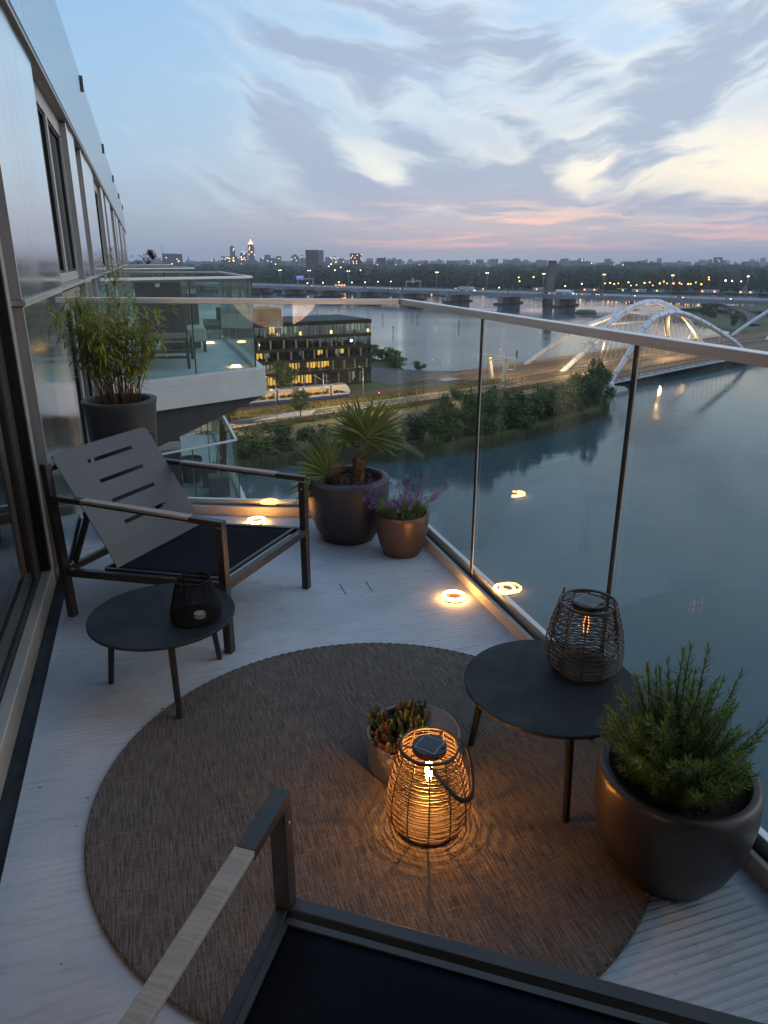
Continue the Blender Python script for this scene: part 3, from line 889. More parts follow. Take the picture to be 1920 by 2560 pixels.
def balustrade(pts, z0, h, label, cuts, thick=.016, kerb=True, railw=.042):
    """glass balustrade along a plan polyline: kerb, channel, panes between cuts, seams, handrail"""
    t = thing('glass_balustrade', label, 'balustrade', (pts[0][0], pts[0][1], z0))
    o = Vector((pts[0][0], pts[0][1], 0))
    for i in range(len(pts) - 1):
        p, q_ = Vector((*pts[i], 0)) - o, Vector((*pts[i + 1], 0)) - o
        d = (q_ - p).normalized()
        L = (q_ - p).length
        nr = Vector((d.y, -d.x, 0))                  # towards the outside when walking with the deck on the left
        e0 = .001 if i else 0
        if kerb:
            def bar(n0, n1, z_0, z_1, nm, mt, bev=.003, ex=0.):
                mb = MB()
                a_, b_ = p + d * e0, q_ + d * ex
                vs = [a_ + nr * n0, b_ + nr * n0, b_ + nr * n1, a_ + nr * n1]
                mb.prism([(v.x, v.y) for v in vs], z_0, z_1)
                mb.build(nm, mt, t, bevel=bev)
            bar(-.034, -.012, -.02, .052, 'kerb', M['kerb'], .006)
            bar(-.0119, -.0085, -.02, .040, 'channel', M['dframe'], 0)
            bar(.0085, .034, -.05, .085, 'channel', M['rail'], .003)
            bar(.0345, .06, -.34, .03, 'fascia', M['slab'], 0)
        cs = [0.] + [c for c in cuts[i]] + [L]
        for k_ in range(len(cs) - 1):
            g0, g1 = cs[k_] + .006, cs[k_ + 1] - .006
            a_, b_ = p + d * g0, p + d * g1
            mb = MB()
            vs = [a_ - nr * thick / 2, b_ - nr * thick / 2, b_ + nr * thick / 2, a_ + nr * thick / 2]
            mb.prism([(v.x, v.y) for v in vs], .0, h - .03)
            mb.build('glass_panel', M['bal'] if kerb else M['nglass'], t)
            for c_, s_ in ((g1, 1),) if k_ < len(cs) - 2 or i < len(pts) - 2 else ():
                c0 = p + d * (c_ + .0005)
                mb = MB()
                mb.beam(c0 + d * .002 + Vector((0, 0, .03)), c0 + d * .002 + Vector((0, 0, h - .031)), .004, thick + .001, d)
                mb.build('seam', M['white'], t)
                mb = MB()
                mb.beam(c0 + d * .0075 + Vector((0, 0, .03)), c0 + d * .0075 + Vector((0, 0, h - .031)), .0068, thick + .004, d)
                mb.build('seam', M['seal'], t)
        mb = MB()
        a_, b_ = p - d * (railw / 2 if i else 0), q_ + d * railw / 2
        mb.beam(a_ + Vector((0, 0, h - .0145)), b_ + Vector((0, 0, h - .0145)), railw, .031)
        mb.build('handrail', M['rail'], t, bevel=.002)
    return t


balustrade([(1.385, -.34), (1.385, 3.96)], 0., 1.295, 'long glass balustrade with steel handrail over the water on the right', [[1.115, 2.185, 3.26]])
balustrade([(1.362, 3.972), (-.462, 4.702)], 0., 1.295, 'short glass balustrade across the far end of the balcony behind the bamboo', [[]])

wl = thing('reflection_disc', 'added round glowing disc, placed to be mirrored in the far glass', 'reflection disc', (-3.0, -1.195, 1.47))  # invented emitter that gives the far glass its pinkish round reflection
mo, t_ = new_mat('reflection_glow')
tc_ = t_.n('ShaderNodeTexCoord').outputs['Object']
vein = t_.ss(t_.noise(tc_, 5.5, 7, .62, 1.1), .40, .62)
em_ = t_.n('ShaderNodeEmission')
t_.put(em_.inputs[0], t_.mix(t_.ss(t_.noise(tc_, 1.6, 3, .5), .52, .66), t_.mix(vein, (.95, .46, .24), (1., .72, .46)), (.85, .86, .9)))
em_.inputs[1].default_value = 4.0
om_ = t_.n('ShaderNodeOutputMaterial')
t_.t.links.new(em_.outputs[0], om_.inputs[0])
MB().lathe([(0, 0), (.88, 0), (.90, .01), (.90, .05), (.88, .06), (0, .06)], 64).build('disc', mo, wl, loc=(0, 0, 0)).rotation_euler = (R(-90), 0, 0)

# ---- neighbouring balconies along the same front
PERI = 11.6


def neighbour(a_off, label_slab, label_rail, z=0., a_near=10.45, depth=4.5, b_in=-.48, skew=.5, fsk=.33, brk=True):
    bo = 1.42
    n0, n1 = (b_in, a_near - skew * (bo - b_in) + a_off), (bo, a_near + a_off)
    f1, f0 = (bo, a_near + depth + a_off), (b_in, a_near + depth + fsk * (bo - b_in) + a_off)
    t = thing('balcony', label_slab, 'balcony', (0, a_near + a_off, z))
    loc = lambda p: (p[0], p[1] - a_near - a_off)
    mb = MB()
    mb.prism([loc(n0), loc(n1), loc(f1), loc(f0)], -.06, 0)
    mb.build('deck', M['ndeck'], t)
    mb = MB()
    ex = .13
    mb.prism([(n0[0], loc(n0)[1] - ex), (n1[0] + ex, loc(n1)[1] - ex * .6), (f1[0] + ex, loc(f1)[1] + ex), (f0[0], loc(f0)[1] + ex)], -.34, -.0605)
    mb.prism([(n0[0], loc(n0)[1] - ex), (n1[0] + ex, loc(n1)[1] - ex * .6), (n1[0] + .02, loc(n1)[1] + .003), (n0[0], loc(n0)[1])], -.0605, .055)
    mb.prism([(n1[0] + ex, loc(n1)[1] - ex * .6), (f1[0] + ex, loc(f1)[1] + ex), (f1[0] + .02, loc(f1)[1]), (n1[0] + .02, loc(n1)[1] + .003)], -.0605, .055)
    mb.build('fascia', M['slab'], t, bevel=.006)
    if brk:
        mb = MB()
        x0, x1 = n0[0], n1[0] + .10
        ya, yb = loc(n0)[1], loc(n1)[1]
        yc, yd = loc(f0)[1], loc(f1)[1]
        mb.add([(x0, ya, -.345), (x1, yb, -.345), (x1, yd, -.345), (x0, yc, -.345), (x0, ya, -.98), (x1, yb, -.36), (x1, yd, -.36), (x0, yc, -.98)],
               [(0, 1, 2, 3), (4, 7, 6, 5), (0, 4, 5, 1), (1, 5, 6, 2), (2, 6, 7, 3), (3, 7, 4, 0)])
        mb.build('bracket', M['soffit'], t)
    L1 = math.dist(n0, n1)
    L2 = math.dist(n1, f1)
    balustrade([n0, n1, f1, f0], z, 1.295, label_rail, [[L1 * .55], [L2 * .25, L2 * .5, L2 * .75], [1.05]], kerb=False, railw=.05)
    return t


neighbour(0, 'white edged balcony of the next flat seen through the far glass', 'glass balustrade round the balcony with the lounge chair')
neighbour(PERI, 'second balcony along the front behind the lounge chair balcony', 'glass balustrade of the second balcony along the front')
neighbour(2 * PERI + 4, 'third and farthest balcony along the front under the dark red shrub', 'farthest glass balustrade along the front with the dark red shrub')
neighbour(0, 'lower floor balcony with pale deck below the bamboo', 'glass balustrade with white rail round the lower floor balcony', z=-3.05, a_near=13.75, depth=6.2, skew=.5, brk=False)
# ================================================================== FURNITURE ON THE BALCONY
RUG = .010
ru = MB()
ru.lathe([(0.0, 0.), (.812, 0.), (.820, .004), (.820, .008), (.812, RUG), (0., RUG)], 160)
rug = thing('round_rug', 'large round brown woven rug in the middle of the balcony floor', 'rug', (.52, 1.725, 0))
ru.build('weave', M['rug'], rug)
sm = MB()
for k in range(150):                                  # stitched rim
    t0, t1 = 2 * math.pi * k / 150, 2 * math.pi * (k + .82) / 150
    r0 = .8145
    sm.tube([(r0 * math.cos(t0), r0 * math.sin(t0), .0085), (r0 * 1.0006 * math.cos((t0 + t1) / 2), r0 * 1.0006 * math.sin((t0 + t1) / 2), .0105), (r0 * math.cos(t1), r0 * math.sin(t1), .009)], [.0026, .0032, .0026], 6)
so_ = sm.build('stitched_rim', M['rug'], rug, True)
so_['kind'] = 'stuff'


def rbox_plate(w0, w1, pts, th):
    """bent sheet: profile pts (s, z) extruded from side w0 to w1"""
    mb = MB()
    n = len(pts)
    vs = []
    for i, (s_, z) in enumerate(pts):
        a, b = pts[max(0, i - 1)], pts[min(n - 1, i + 1)]
        d = Vector((b[0] - a[0], b[1] - a[1])).normalized()
        nn = Vector((d.y, -d.x)) * th / 2
        for sg in (1, -1):
            for ww in (w0, w1):
                vs.append((s_ + nn.x * sg, ww, z + nn.y * sg))
    fs = []
    for i in range(n - 1):
        o, p = i * 4, i * 4 + 4
        fs += [(o, o + 1, p + 1, p), (o + 2, p + 2, p + 3, o + 3), (o, p, p + 2, o + 2), (o + 1, o + 3, p + 3, p + 1)]
    fs += [(0, 2, 3, 1), (n * 4 - 4, n * 4 - 3, n * 4 - 1, n * 4 - 2)]
    return mb.add(vs, fs)


def lounge_chair(name, label, loc, fwd, W, cat, back=True, one_arm=False):
    """low square-tube chair; local x = forward (front legs at 0), local y = across, origin at the near front foot"""
    t = thing(name, label, cat, (loc[0], loc[1], 0), math.atan2(fwd[1], fwd[0]))
    D, sq = .825, .033
    for yy in (0., W):
        mb = MB()
        mb.beam((0, yy, 0), (0, yy, .537), sq, sq, (0, 1, 0))
        mb.build('front_leg', M['steel'], t, bevel=.002)
        mb = MB()
        mb.beam((-D, yy, 0), (-D - .026, yy, .70), sq, sq, (0, 1, 0))
        mb.build('rear_leg', M['steel'], t, bevel=.002)
        for zz in (.505, .302):
            mb = MB()
            mb.lathe([(0, 0), (.0042, 0), (.0038, .0016), (0, .002)], 10)
            sc_ = mb.build('screw', M['frame'], t, True, loc=(0 if yy else .0, yy + (-sq / 2 if yy else sq / 2), zz))
            sc_.rotation_euler = (R(90) if yy else R(-90), 0, 0)
        mb = MB()
        mb.beam((-D - .019, yy, .555), (-.675, yy, .555), sq, .022)
        mb.beam((-.135, yy, .555), (sq / 2, yy, .555), sq, .022)
        mb.beam((-.676, yy, .550), (-.134, yy, .550), sq - .006, .010)
        mb.build('arm_tube', M['steel'], t, bevel=.0015)
        mb = MB()
        mb.beam((-.674, yy, .5615), (-.136, yy, .5615), sq + .004, .012)
        mb.build('arm_slat', M['wood'], t, bevel=.002)
        mb = MB()
        mb.beam((-D + sq / 2, yy, .215), (-sq / 2, yy, .292), .026, .034)
        mb.build('side_rail', M['steel'], t, bevel=.002)
    mb = MB()
    mb.beam((0, sq / 2, .292), (0, W - sq / 2, .292), .030, .034, (0, 0, 1))
    mb.build('front_rail', M['steel'], t, bevel=.002)
    mb = MB()
    mb.beam((-D, sq / 2, .222), (-D, W - sq / 2, .222), .026, .03)
    mb.build('rear_rail', M['steel'], t, bevel=.002)
    mb = MB()
    mb.beam((-D - .024, sq / 2, .675), (-D - .024, W - sq / 2, .675), .022, .022)
    mb.build('rear_rail', M['steel'], t, bevel=.002)
    # sling seat in its own thin frame, set back from the front rail
    y0, y1 = .022, W - .022
    mb = MB()
    nx, ny = 14, 10
    vs = []
    for i in range(nx + 1):
        for j in range(ny + 1):
            u_, v_ = i / nx, j / ny
            x = -.62 + u_ * (.62 - .047)
            z = .215 + (x + D) / D * .077 + .020 - .010 * math.sin(math.pi * v_) * math.sin(math.pi * u_)
            vs.append((x, y0 + v_ * (y1 - y0), z))
    g = lambda i, j: i * (ny + 1) + j
    mb.add(vs, [(g(i, j), g(i + 1, j), g(i + 1, j + 1), g(i, j + 1)) for i in range(nx) for j in range(ny)])
    so = mb.build('seat_sling', M['mesh'], t, True)
    so.modifiers.new('solid', 'SOLIDIFY').thickness = .004
    mb = MB()
    zf, zb = .215 + .077 * (D - .043) / D + .018, .215 + .077 * (D - .62) / D + .018
    mb.beam((-.043, y0, zf), (-.043, y1, zf), .014, .014)
    mb.beam((-.62, y0, zb), (-.62, y1, zb), .014, .014)
    mb.beam((-.62, y0, zb), (-.043, y0, zf), .014, .014)
    mb.beam((-.62, y1, zb), (-.043, y1, zf), .014, .014)
    mb.build('sling_frame', M['steel'], t)
    if back:
        # sheet-metal backrest with four slots cut by a grid of strips
        prof = [(-.565, .262), (-.610, .352), (-.690, .478), (-.775, .612), (-.850, .730)]
        Ls = [0]
        for a, b in zip(prof, prof[1:]):
            Ls.append(Ls[-1] + math.dist(a, b))
        at = lambda l: next(((a[0] + (b[0] - a[0]) * (l - l0) / (l1 - l0), a[1] + (b[1] - a[1]) * (l - l0) / (l1 - l0)) for a, b, l0, l1 in zip(prof, prof[1:], Ls, Ls[1:]) if l <= l1 + 1e-6), prof[-1])
        LT = Ls[-1]
        by0, by1 = .030, W - .030
        slots = [(.155, .173), (.262, .280), (.362, .380), (.462, .480)]
        sx0, sx1 = by0 + (by1 - by0) * .27, by0 + (by1 - by0) * .74
        lines = sorted(set([0., .05, .095, LT - .03, LT - .012, LT] + [v for s_ in slots for v in s_] + [.02, .2, .32, .42]))
        cols = [by0, by0 + .012, by0 + .035, sx0, sx0 + .009, (sx0 + sx1) / 2, sx1 - .009, sx1, by1 - .035, by1 - .012, by1]
        mb = MB()
        idx = {}
        th = .004

        def vert(ci, l, sg):
            y = cols[ci]
            # rounded top corners
            ll = l
            if l == LT and ci in (0, 10):
                ll = LT - .022
            elif l == LT and ci in (1, 9):
                ll = LT - .006
            s_, z = at(min(ll, LT))
            a, b = at(max(0, ll - .004)), at(min(LT, ll + .004))
            d = Vector((b[0] - a[0], b[1] - a[1])).normalized()
            nn = Vector((d.y, -d.x)) * th / 2 * sg
            key = (ci, round(l, 4), sg)
            if key not in idx:
                idx[key] = len(mb.v)
                mb.v.append((s_ + nn.x, y, z + nn.y))
            return idx[key]
        hole = lambda ci, l0: 3 <= ci < 7 and any(abs(l0 - s_[0]) < 1e-6 for s_ in slots)
        for li in range(len(lines) - 1):
            l0, l1 = lines[li], lines[li + 1]
            for ci in range(10):
                if hole(ci, l0):
                    continue
                for sg in (1, -1):
                    f = (vert(ci, l0, sg), vert(ci + 1, l0, sg), vert(ci + 1, l1, sg), vert(ci, l1, sg))
                    mb.f.append(f if sg > 0 else f[::-1])
                    mb.mi.append(0)
                for (c0, a0), (c1, a1_), oth in (((ci, l0), (ci + 1, l0), (ci, li - 1)), ((ci, l1), (ci + 1, l1), (ci, li + 1)), ((ci, l0), (ci, l1), (ci - 1, li)), ((ci + 1, l0), (ci + 1, l1), (ci + 1, li))):
                    oc, ol = oth
                    if oc < 0 or oc > 9 or ol < 0 or ol > len(lines) - 2 or hole(oc, lines[ol]):
                        mb.f.append((vert(c0, a0, 1), vert(c1, a1_, 1), vert(c1, a1_, -1), vert(c0, a0, -1)))
                        mb.mi.append(0)
        mb.build('backrest', M['plate'], t)
        mb = MB()
        for yy in (.06, W - .06):
            mb.beam((-D - .004, yy, .24), (-.716, yy, .475), .022, .016, (0, 1, 0))
        mb.beam((-.712, .035, .482), (-.712, W - .035, .482), .016, .022)
        mb.build('back_strut', M['steel'], t)
    mb = MB()
    for yy in (0., W):
        mb.lathe([(0, -.002), (.012, -.002), (.012, .004), (0, .004)], 12, (0, yy, 0))
        mb.lathe([(0, -.002), (.012, -.002), (.012, .004), (0, .004)], 12, (-D, yy, 0))
    mb.build('foot_pad', M['seal'], t)
    return t


lounge_chair('lounge_chair', 'low dark steel lounge chair with slotted sheet metal back beside the window wall', (.19, 2.631), (.765, -.644), .655, 'chair')
# the seat at the bottom of the picture looks the other way; its left front corner is the one in view
f2 = Vector((.573, .820))
lounge_chair('sling_chair', 'wide dark sling seat in the foreground cut off by the bottom edge', (.147 + .93 * .820, 1.09 - .93 * .573), f2, .93, 'chair')


def side_table(label, c, r, feet):
    t = thing('side_table', label, 'table', (c[0], c[1], 0), 0, 'round side tables')
    mb = MB()
    mb.lathe([(0, .288), (r - .006, .288), (r, .291), (r, .2985), (r - .003, .3005), (0, .3005)], 96)
    mb.build('table_top', M['ttop'], t, True, auto=30)
    for (x, y) in feet:
        d = Vector((x - c[0], y - c[1], 0))
        zf = RUG if math.hypot(x - .52, y - 1.725) < .82 else 0.
        mb = MB()
        mb.tube([(d.x * .84, d.y * .84, .288), (d.x, d.y, zf)], [.0125, .0105], 14)
        mb.build('leg', M['tleg'], t, True, auto=40)
    mb = MB()
    mb.lathe([(0, .280), (r * .72, .280), (r * .72, .2875), (0, .2875)], 40)
    mb.build('under_plate', M['tleg'], t)
    return t


side_table('round black side table beside the slotted chair', (-.05, 2.455), .257, [(-.026, 2.217), (-.261, 2.534), (.145, 2.589)])
side_table('round dark side table under the unlit rattan lantern', (1.055, 1.63), .262, [(.987, 1.391), (.872, 1.782), (1.264, 1.69)])


def rattan_lantern(label, loc, Ht, rb, rm, rt, lit, rz, grp='rattan lanterns'):
    t = thing('rattan_lantern', label, 'lantern', loc, rz, grp)
    prof = spline([(rb, 0, .006), (rm * .955, 0, Ht * .16), (rm, 0, Ht * .36), (rm * .93, 0, Ht * .62), (rt * 1.08, 0, Ht * .9), (rt, 0, Ht)], 10)
    N = 12
    rad_at = lambda z: next((a.x + (b.x - a.x) * (z - a.z) / max(1e-6, b.z - a.z) for a, b in zip(prof, prof[1:]) if z <= b.z), rt)
    mb = MB()
    for k in range(N):
        th = 2 * math.pi * k / N
        mb.tube([(p.x * math.cos(th), p.x * math.sin(th), p.z) for p in prof[::3]] + [(rt * math.cos(th), rt * math.sin(th), Ht)], .0021, 5)
    mb.build('rib', M['rattan'], t, True)
    nr_ = 27
    for k in range(nr_):
        z = .006 + (Ht - .006) * (k + .5) / nr_
        r = rad_at(z)
        mb = MB()
        pts = []
        ph = rnd.random() * 6
        for j in range(49):
            a_ = 2 * math.pi * j / 48
            wob = .0022 * math.sin(N / 2 * a_ + (k % 2) * math.pi)
            pts.append(((r + wob) * math.cos(a_), (r + wob) * math.sin(a_), z + .0012 * math.sin(a_ * 2 + ph)))
        mb.tube(pts, .0019, 5, cap=False)
        mb.build('cane_hoop', M['rattan'], t, True)
    mb = MB()
    mb.ring(rt, Ht, .0042, 48)
    mb.build('rim', M['rattan'], t, True)
    MB().ring(rb, .006, .0045, 48).build('rim', M['rattan'], t, True)
    mb = MB()
    rc = rt * .60
    mb.lathe([(0, Ht - .016), (rc * .95, Ht - .016), (rc, Ht - .012), (rc, Ht + .001), (rc * .96, Ht + .0035), (0, Ht + .0035)], 48)
    mb.build('cap', M['cap'], t, True, auto=35)
    s_ = rc * .62
    MB().box(-s_, s_, -s_, s_, Ht + .0037, Ht + .0048).build('solar_cell', M['cell'], t)
    mb = MB()
    for c0, c1, d0, d1 in ((-s_, s_, -s_ - .0012, -s_), (-s_, s_, s_, s_ + .0012), (-s_ - .0012, -s_, -s_, s_), (s_, s_ + .0012, -s_, s_)):
        mb.box(c0, c1, d0, d1, Ht + .0037, Ht + .0051)
    mb.build('cell_border', M['frame'], t)
    MB().lathe([(0, Ht + .0036), (rc * .13, Ht + .0036), (rc * .13, Ht + .0056), (0, Ht + .006)], 16, (rc * .2, -rc * .78, 0)).build('switch', M['seal'], t)
    for a_ in (0., 2.094, 4.188):                   # arms that hang the cap in the rim
        MB().beam((rc * .9 * math.cos(a_), rc * .9 * math.sin(a_), Ht - .008), (rt * math.cos(a_), rt * math.sin(a_), Ht - .002), .005, .003).build('bracket', M['rattan'], t)
    mb = MB()
    mb.lathe([(.016, Ht - .04), (.018, Ht - .016)], 24)
    mb.build('lamp_socket', M['cap'], t, True)
    bz = Ht - .038
    bp = spline([(.012, 0, bz), (.019, 0, bz - .03), (.024, 0, bz - .062), (.021, 0, bz - .080), (.008, 0, bz - .090), (.0, 0, bz - .0915)], 6)
    MB().lathe([(max(p.x, 0.), p.z) for p in bp], 28).build('bulb', M['bglass'], t, True)
    mb = MB()
    for a_ in (.5, 2.6, 4.7):
        mb.tube([(.004 * math.cos(a_), .004 * math.sin(a_), bz - .005), (.009 * math.cos(a_), .009 * math.sin(a_), bz - .035), (.006 * math.cos(a_), .006 * math.sin(a_), bz - .066)], .0013 if not lit else .0026, 6)
    mb.build('filament', M['filament'] if lit else M['dimfil'], t, True)
    return t, bz


tl, bz = rattan_lantern('glowing rattan lantern standing on the rug', (.610, 1.497, RUG), .262, .082, .114, .078, True, R(40))
# handle strap hanging down on the right of the lit lantern
mb = MB()
hp = spline([(-.010, -.072, .262), (.030, -.098, .222), (.075, -.098, .170), (.110, -.062, .150), (.118, -.010, .172), (.106, .035, .225), (.072, .030, .264)], 8)
hp = [Vector((p.x, p.y, p.z)) for p in hp]
rot = Matrix.Rotation(R(-58), 3, 'Z')
mb.tube([rot @ p for p in hp], [.0045 + .0035 * math.sin(math.pi * i / (len(hp) - 1)) for i in range(len(hp))], 8, flat=.35)
mb.build('handle_strap', M['leather'], tl, True)
lp = bpy.data.lights.new('lantern_light', 'POINT')
lp.energy = 3.8
lp.color = (1., .38, .075)
lp.shadow_soft_size = .010
lo_ = bpy.data.objects.new('lantern_light', lp)
C.objects.link(lo_)
lo_.parent = tl
lo_.location = (0, 0, bz - .045)
tl2, _ = rattan_lantern('unlit rattan lantern on the right side table', (1.182, 1.668, .3008), .232, .080, .116, .083, False, R(25))
for sg in (-1, 1):                                   # two upright handle lugs
    mb = MB()
    mb.tube([(0, sg * .104, .13), (0, sg * .098, .19), (0, sg * .086, .250)], [.005, .006, .003], 8, flat=.4)
    mb.build('handle_lug', M['rattan'], tl2, True)
mb = MB()
mb.tube(spline([(0, .098, .19), (-.055, .075, .12), (-.082, 0, .088), (-.055, -.075, .12), (0, -.098, .19)], 8), .0022, 6)
mb.build('handle_cord', M['leather'], tl2, True)

# small wire-mesh lantern with a tea light
ml = thing('mesh_lantern', 'small black wire mesh tealight lantern on the left side table', 'lantern', (.065, 2.385, .3008))
ml.scale = (.95, .95, .97)
mb = MB()
pf = [(.086, .004), (.093, .018), (.092, .04), (.078, .09), (.062, .150)]
for k in range(110):
    a_ = 2 * math.pi * k / 110
    mb.tube([(r * math.cos(a_), r * math.sin(a_), z) for r, z in pf], .0008, 3, cap=False)
for k in range(44):
    z = .004 + .146 * k / 43
    r = next(a[0] + (b[0] - a[0]) * (z - a[1]) / (b[1] - a[1]) for a, b in zip(pf, pf[1:]) if z <= b[1] + 1e-6)
    mb.ring(r, z, .0008, 40, sub=3)
mb.build('wire_mesh', M['wire'], ml)
mb = MB()
for k in range(6):
    a_ = 2 * math.pi * k / 6
    mb.tube([(r * math.cos(a_), r * math.sin(a_), z) for r, z in pf], .0016, 5)
mb.ring(.062, .152, .0035, 40)
mb.ring(.088, .004, .0025, 40)
mb.build('wire_frame', M['wire'], ml, True)
MB().lathe([(0, .0015), (.0865, .0015), (.0865, .0035), (0, .0035)], 40).build('base_plate', M['wire'], ml)
MB().lathe([(0, .0037), (.021, .0037), (.021, .020), (.018, .022), (0, .0205)], 32, (.012, -.012, 0)).build('tealight', M['wax'], ml, True, auto=35)


# ---- flat solar lights on the floor
def solar_light(label, loc, s=1.):
    t = thing('solar_light', label, 'light', loc, rnd.random() * 6, 'round solar floor lights')
    MB().lathe([(0, 0), (.050 * s, 0), (.052 * s, .004), (.050 * s, .010), (0, .010)], 40).build('base', M['cap'], t, True, auto=35)
    mb = MB()
    mb.ring(.0455 * s, .0150, .0084, 48, sub=8)
    mb.build('light_ring', M['ring'], t, True)
    MB().lathe([(0, .0105), (.038 * s, .0105), (.038 * s, .0185), (.036 * s, .0195), (0, .0195)], 40).build('disc', M['amber'], t, True, auto=35)
    MB().lathe([(.0395 * s, .0205), (.0525 * s, .0205), (.0545 * s, .018), (.0545 * s, .0102)], 48).build('lens', M['bglass'], t, True)
    return t


solar_light('glowing round solar light on the floor beside the big palm planter', (.515, 4.125, 0))
solar_light('glowing round solar light on the floor by the kerb near the bronze lavender pot', (1.245, 2.805, 0))
solar_light('glowing solar light at the near corner of the neighbouring balcony', (1.20, 10.95, 0), 1.3)
solar_light('glowing solar light at the far corner of the neighbouring balcony', (1.12, 14.35, 0), 1.3)
# ================================================================== POTTED PLANTS
def pot_lathe(prof, t, m, seg=72):
    return MB().lathe(prof, seg).build('pot', m, t, True, auto=50)


def soil_disc(t, r, z, m=None, n=70, rr=.006):
    mb = MB()
    mb.lathe([(r, z), (r * .7, z + .004), (r * .35, z + .008), (0, z + .006)], 32)
    mb.build('soil', m or M['soil'], t, True)
    mb = MB()
    for k in range(n):
        a_, q_ = rnd.random() * 6.283, math.sqrt(rnd.random()) * r * .95
        s_ = rr * (.5 + rnd.random())
        p = Vector((q_ * math.cos(a_), q_ * math.sin(a_), z + .006))
        d = Vector((rnd.uniform(-1, 1), rnd.uniform(-1, 1), rnd.uniform(-.3, .5))).normalized()
        mb.beam(p - d * s_, p + d * s_, s_ * .9, s_ * .35)
    o = mb.build('bark_mulch', M['bark'], t)
    o['kind'] = 'stuff'


def leaf_blade(mb, p, d, L, wd, droop=.2, side=None, mi=0, segs=3, fold=.25):
    """lanceolate blade from p along d"""
    d = Vector(d).normalized()
    if side is None:
        side = d.cross(Vector((0, 0, 1)))
        if side.length < .05:
            side = Vector((1, 0, 0))
    side = side.normalized()
    up = side.cross(d).normalized()
    vs = []
    for i in range(segs + 1):
        t = i / segs
        wdt = wd * (math.sin(math.pi * min(1, .12 + .88 * t)) ** .8 if i < segs else 0.02)
        c = Vector(p) + d * (L * t) - Vector((0, 0, 1)) * (droop * L * t * t)
        vs += [c - side * wdt / 2 + up * fold * wdt * .5, c, c + side * wdt / 2 + up * fold * wdt * .5]
    fs = []
    for i in range(segs):
        o = i * 3
        fs += [(o, o + 1, o + 4, o + 3), (o + 1, o + 2, o + 5, o + 4)]
    mb.add(vs, fs, mi)


# ---- bamboo in the tall planter
bt = thing('potted_bamboo', 'tall dark planter with bushy green bamboo in the far corner by the facade', 'potted plant', (-.185, 4.215, 0))
pot_lathe([(0, 0), (.135, 0), (.142, .01), (.192, .74), (.200, .765), (.198, .775), (.165, .775), (.160, .762), (.150, .70), (0, .70)], bt, M['tall'])
soil_disc(bt, .152, .71, n=40)
fol = MB()
fr = random.Random(5)
for k in range(64):
    a_ = fr.random() * 6.283
    q_ = math.sqrt(fr.random()) * .112
    base = Vector((q_ * math.cos(a_), q_ * math.sin(a_), .71))
    lean = Vector((q_ * math.cos(a_) * 1.0 + fr.gauss(0, .035), q_ * math.sin(a_) * .8 + fr.gauss(0, .03), 0))
    h = fr.choice([.38, .44, .50, .52, .55, .58, .62]) * (1 + fr.gauss(0, .08))
    if k in (3, 4):
        base, lean, h = Vector((.01 + .02 * (k - 3), 0, .71)), Vector((.03, .0, 0)), .83 - .05 * (k - 3)
    if k in (5, 6, 7, 8):
        lean = Vector(((-.15, -.10, .12, .15)[k - 5], fr.gauss(0, .03), 0))
        h = (.50, .40, .34, .46)[k - 5]
    pts = [base + lean * (t ** 1.4) * 1.35 + Vector((fr.gauss(0, .004), fr.gauss(0, .004), h * t)) for t in (0, .25, .5, .75, 1.)]
    mb = MB()
    mb.tube(pts, [.0030, .0026, .0021, .0015, .0008], 5)
    mb.build('cane', M['cane'], bt, True)
    nl = int(h * 46)
    for j in range(nl):
        t = .36 + .64 * (fr.random() ** .8)
        i = min(3, int(t * 4))
        f_ = t * 4 - i
        p = pts[i].lerp(pts[i + 1], f_)
        ang = fr.random() * 6.283
        el = fr.uniform(-.15, .95)
        d = Vector((math.cos(ang) * math.cos(el), math.sin(ang) * math.cos(el), math.sin(el)))
        tw = p + d * fr.uniform(.005, .035)
        fol.tube([p, tw], .0006, 3)
        for q2 in range(fr.choice((1, 2, 2, 3))):
            d2 = (d + Vector((fr.gauss(0, .5), fr.gauss(0, .5), fr.gauss(0, .35)))).normalized()
            leaf_blade(fol, tw, d2, fr.uniform(.045, .085), fr.uniform(.007, .011), fr.uniform(.1, .6))
fo = fol.build('foliage', M['bamboo'], bt)
fo['kind'] = 'stuff'

# ---- fan palm in the big round planter
pt = thing('potted_palm', 'big round anthracite planter with a spiky fan palm in the far right corner', 'potted plant', (.985, 3.735, 0))
pot_lathe([(0, 0), (.135, 0), (.150, .006), (.185, .07), (.218, .17), (.232, .27), (.233, .345), (.226, .362), (.212, .368), (.197, .364), (.192, .350), (.190, .31), (0, .31)], pt, M['anth'])
soil_disc(pt, .191, .318, M['soil'], 260, .011)


def palm_trunk(p, d, L, r0, r1):
    mb = MB()
    d = Vector(d).normalized()
    n = 11
    pts = [Vector(p) + d * L * i / n for i in range(n + 1)]
    mb.tube(pts, [(r0 + (r1 - r0) * i / n) * (1 + .10 * (i % 2)) for i in range(n + 1)], 14)
    for k in range(120):                              # old leaf bases and fibre
        t = rnd.random()
        a_ = rnd.random() * 6.283
        rr = (r0 + (r1 - r0) * t) * .95
        u_ = d.cross(Vector((0, 1, 0))).normalized()
        v_ = d.cross(u_)
        o_ = u_ * math.cos(a_) + v_ * math.sin(a_)
        leaf_blade(mb, Vector(p) + d * L * t + o_ * rr, d * 1. + o_ * rnd.uniform(.2, .75), rnd.uniform(.03, .06), rnd.uniform(.006, .014), 0., None, 0, 2)
    return mb.build('trunk', M['fibre'], pt, True)


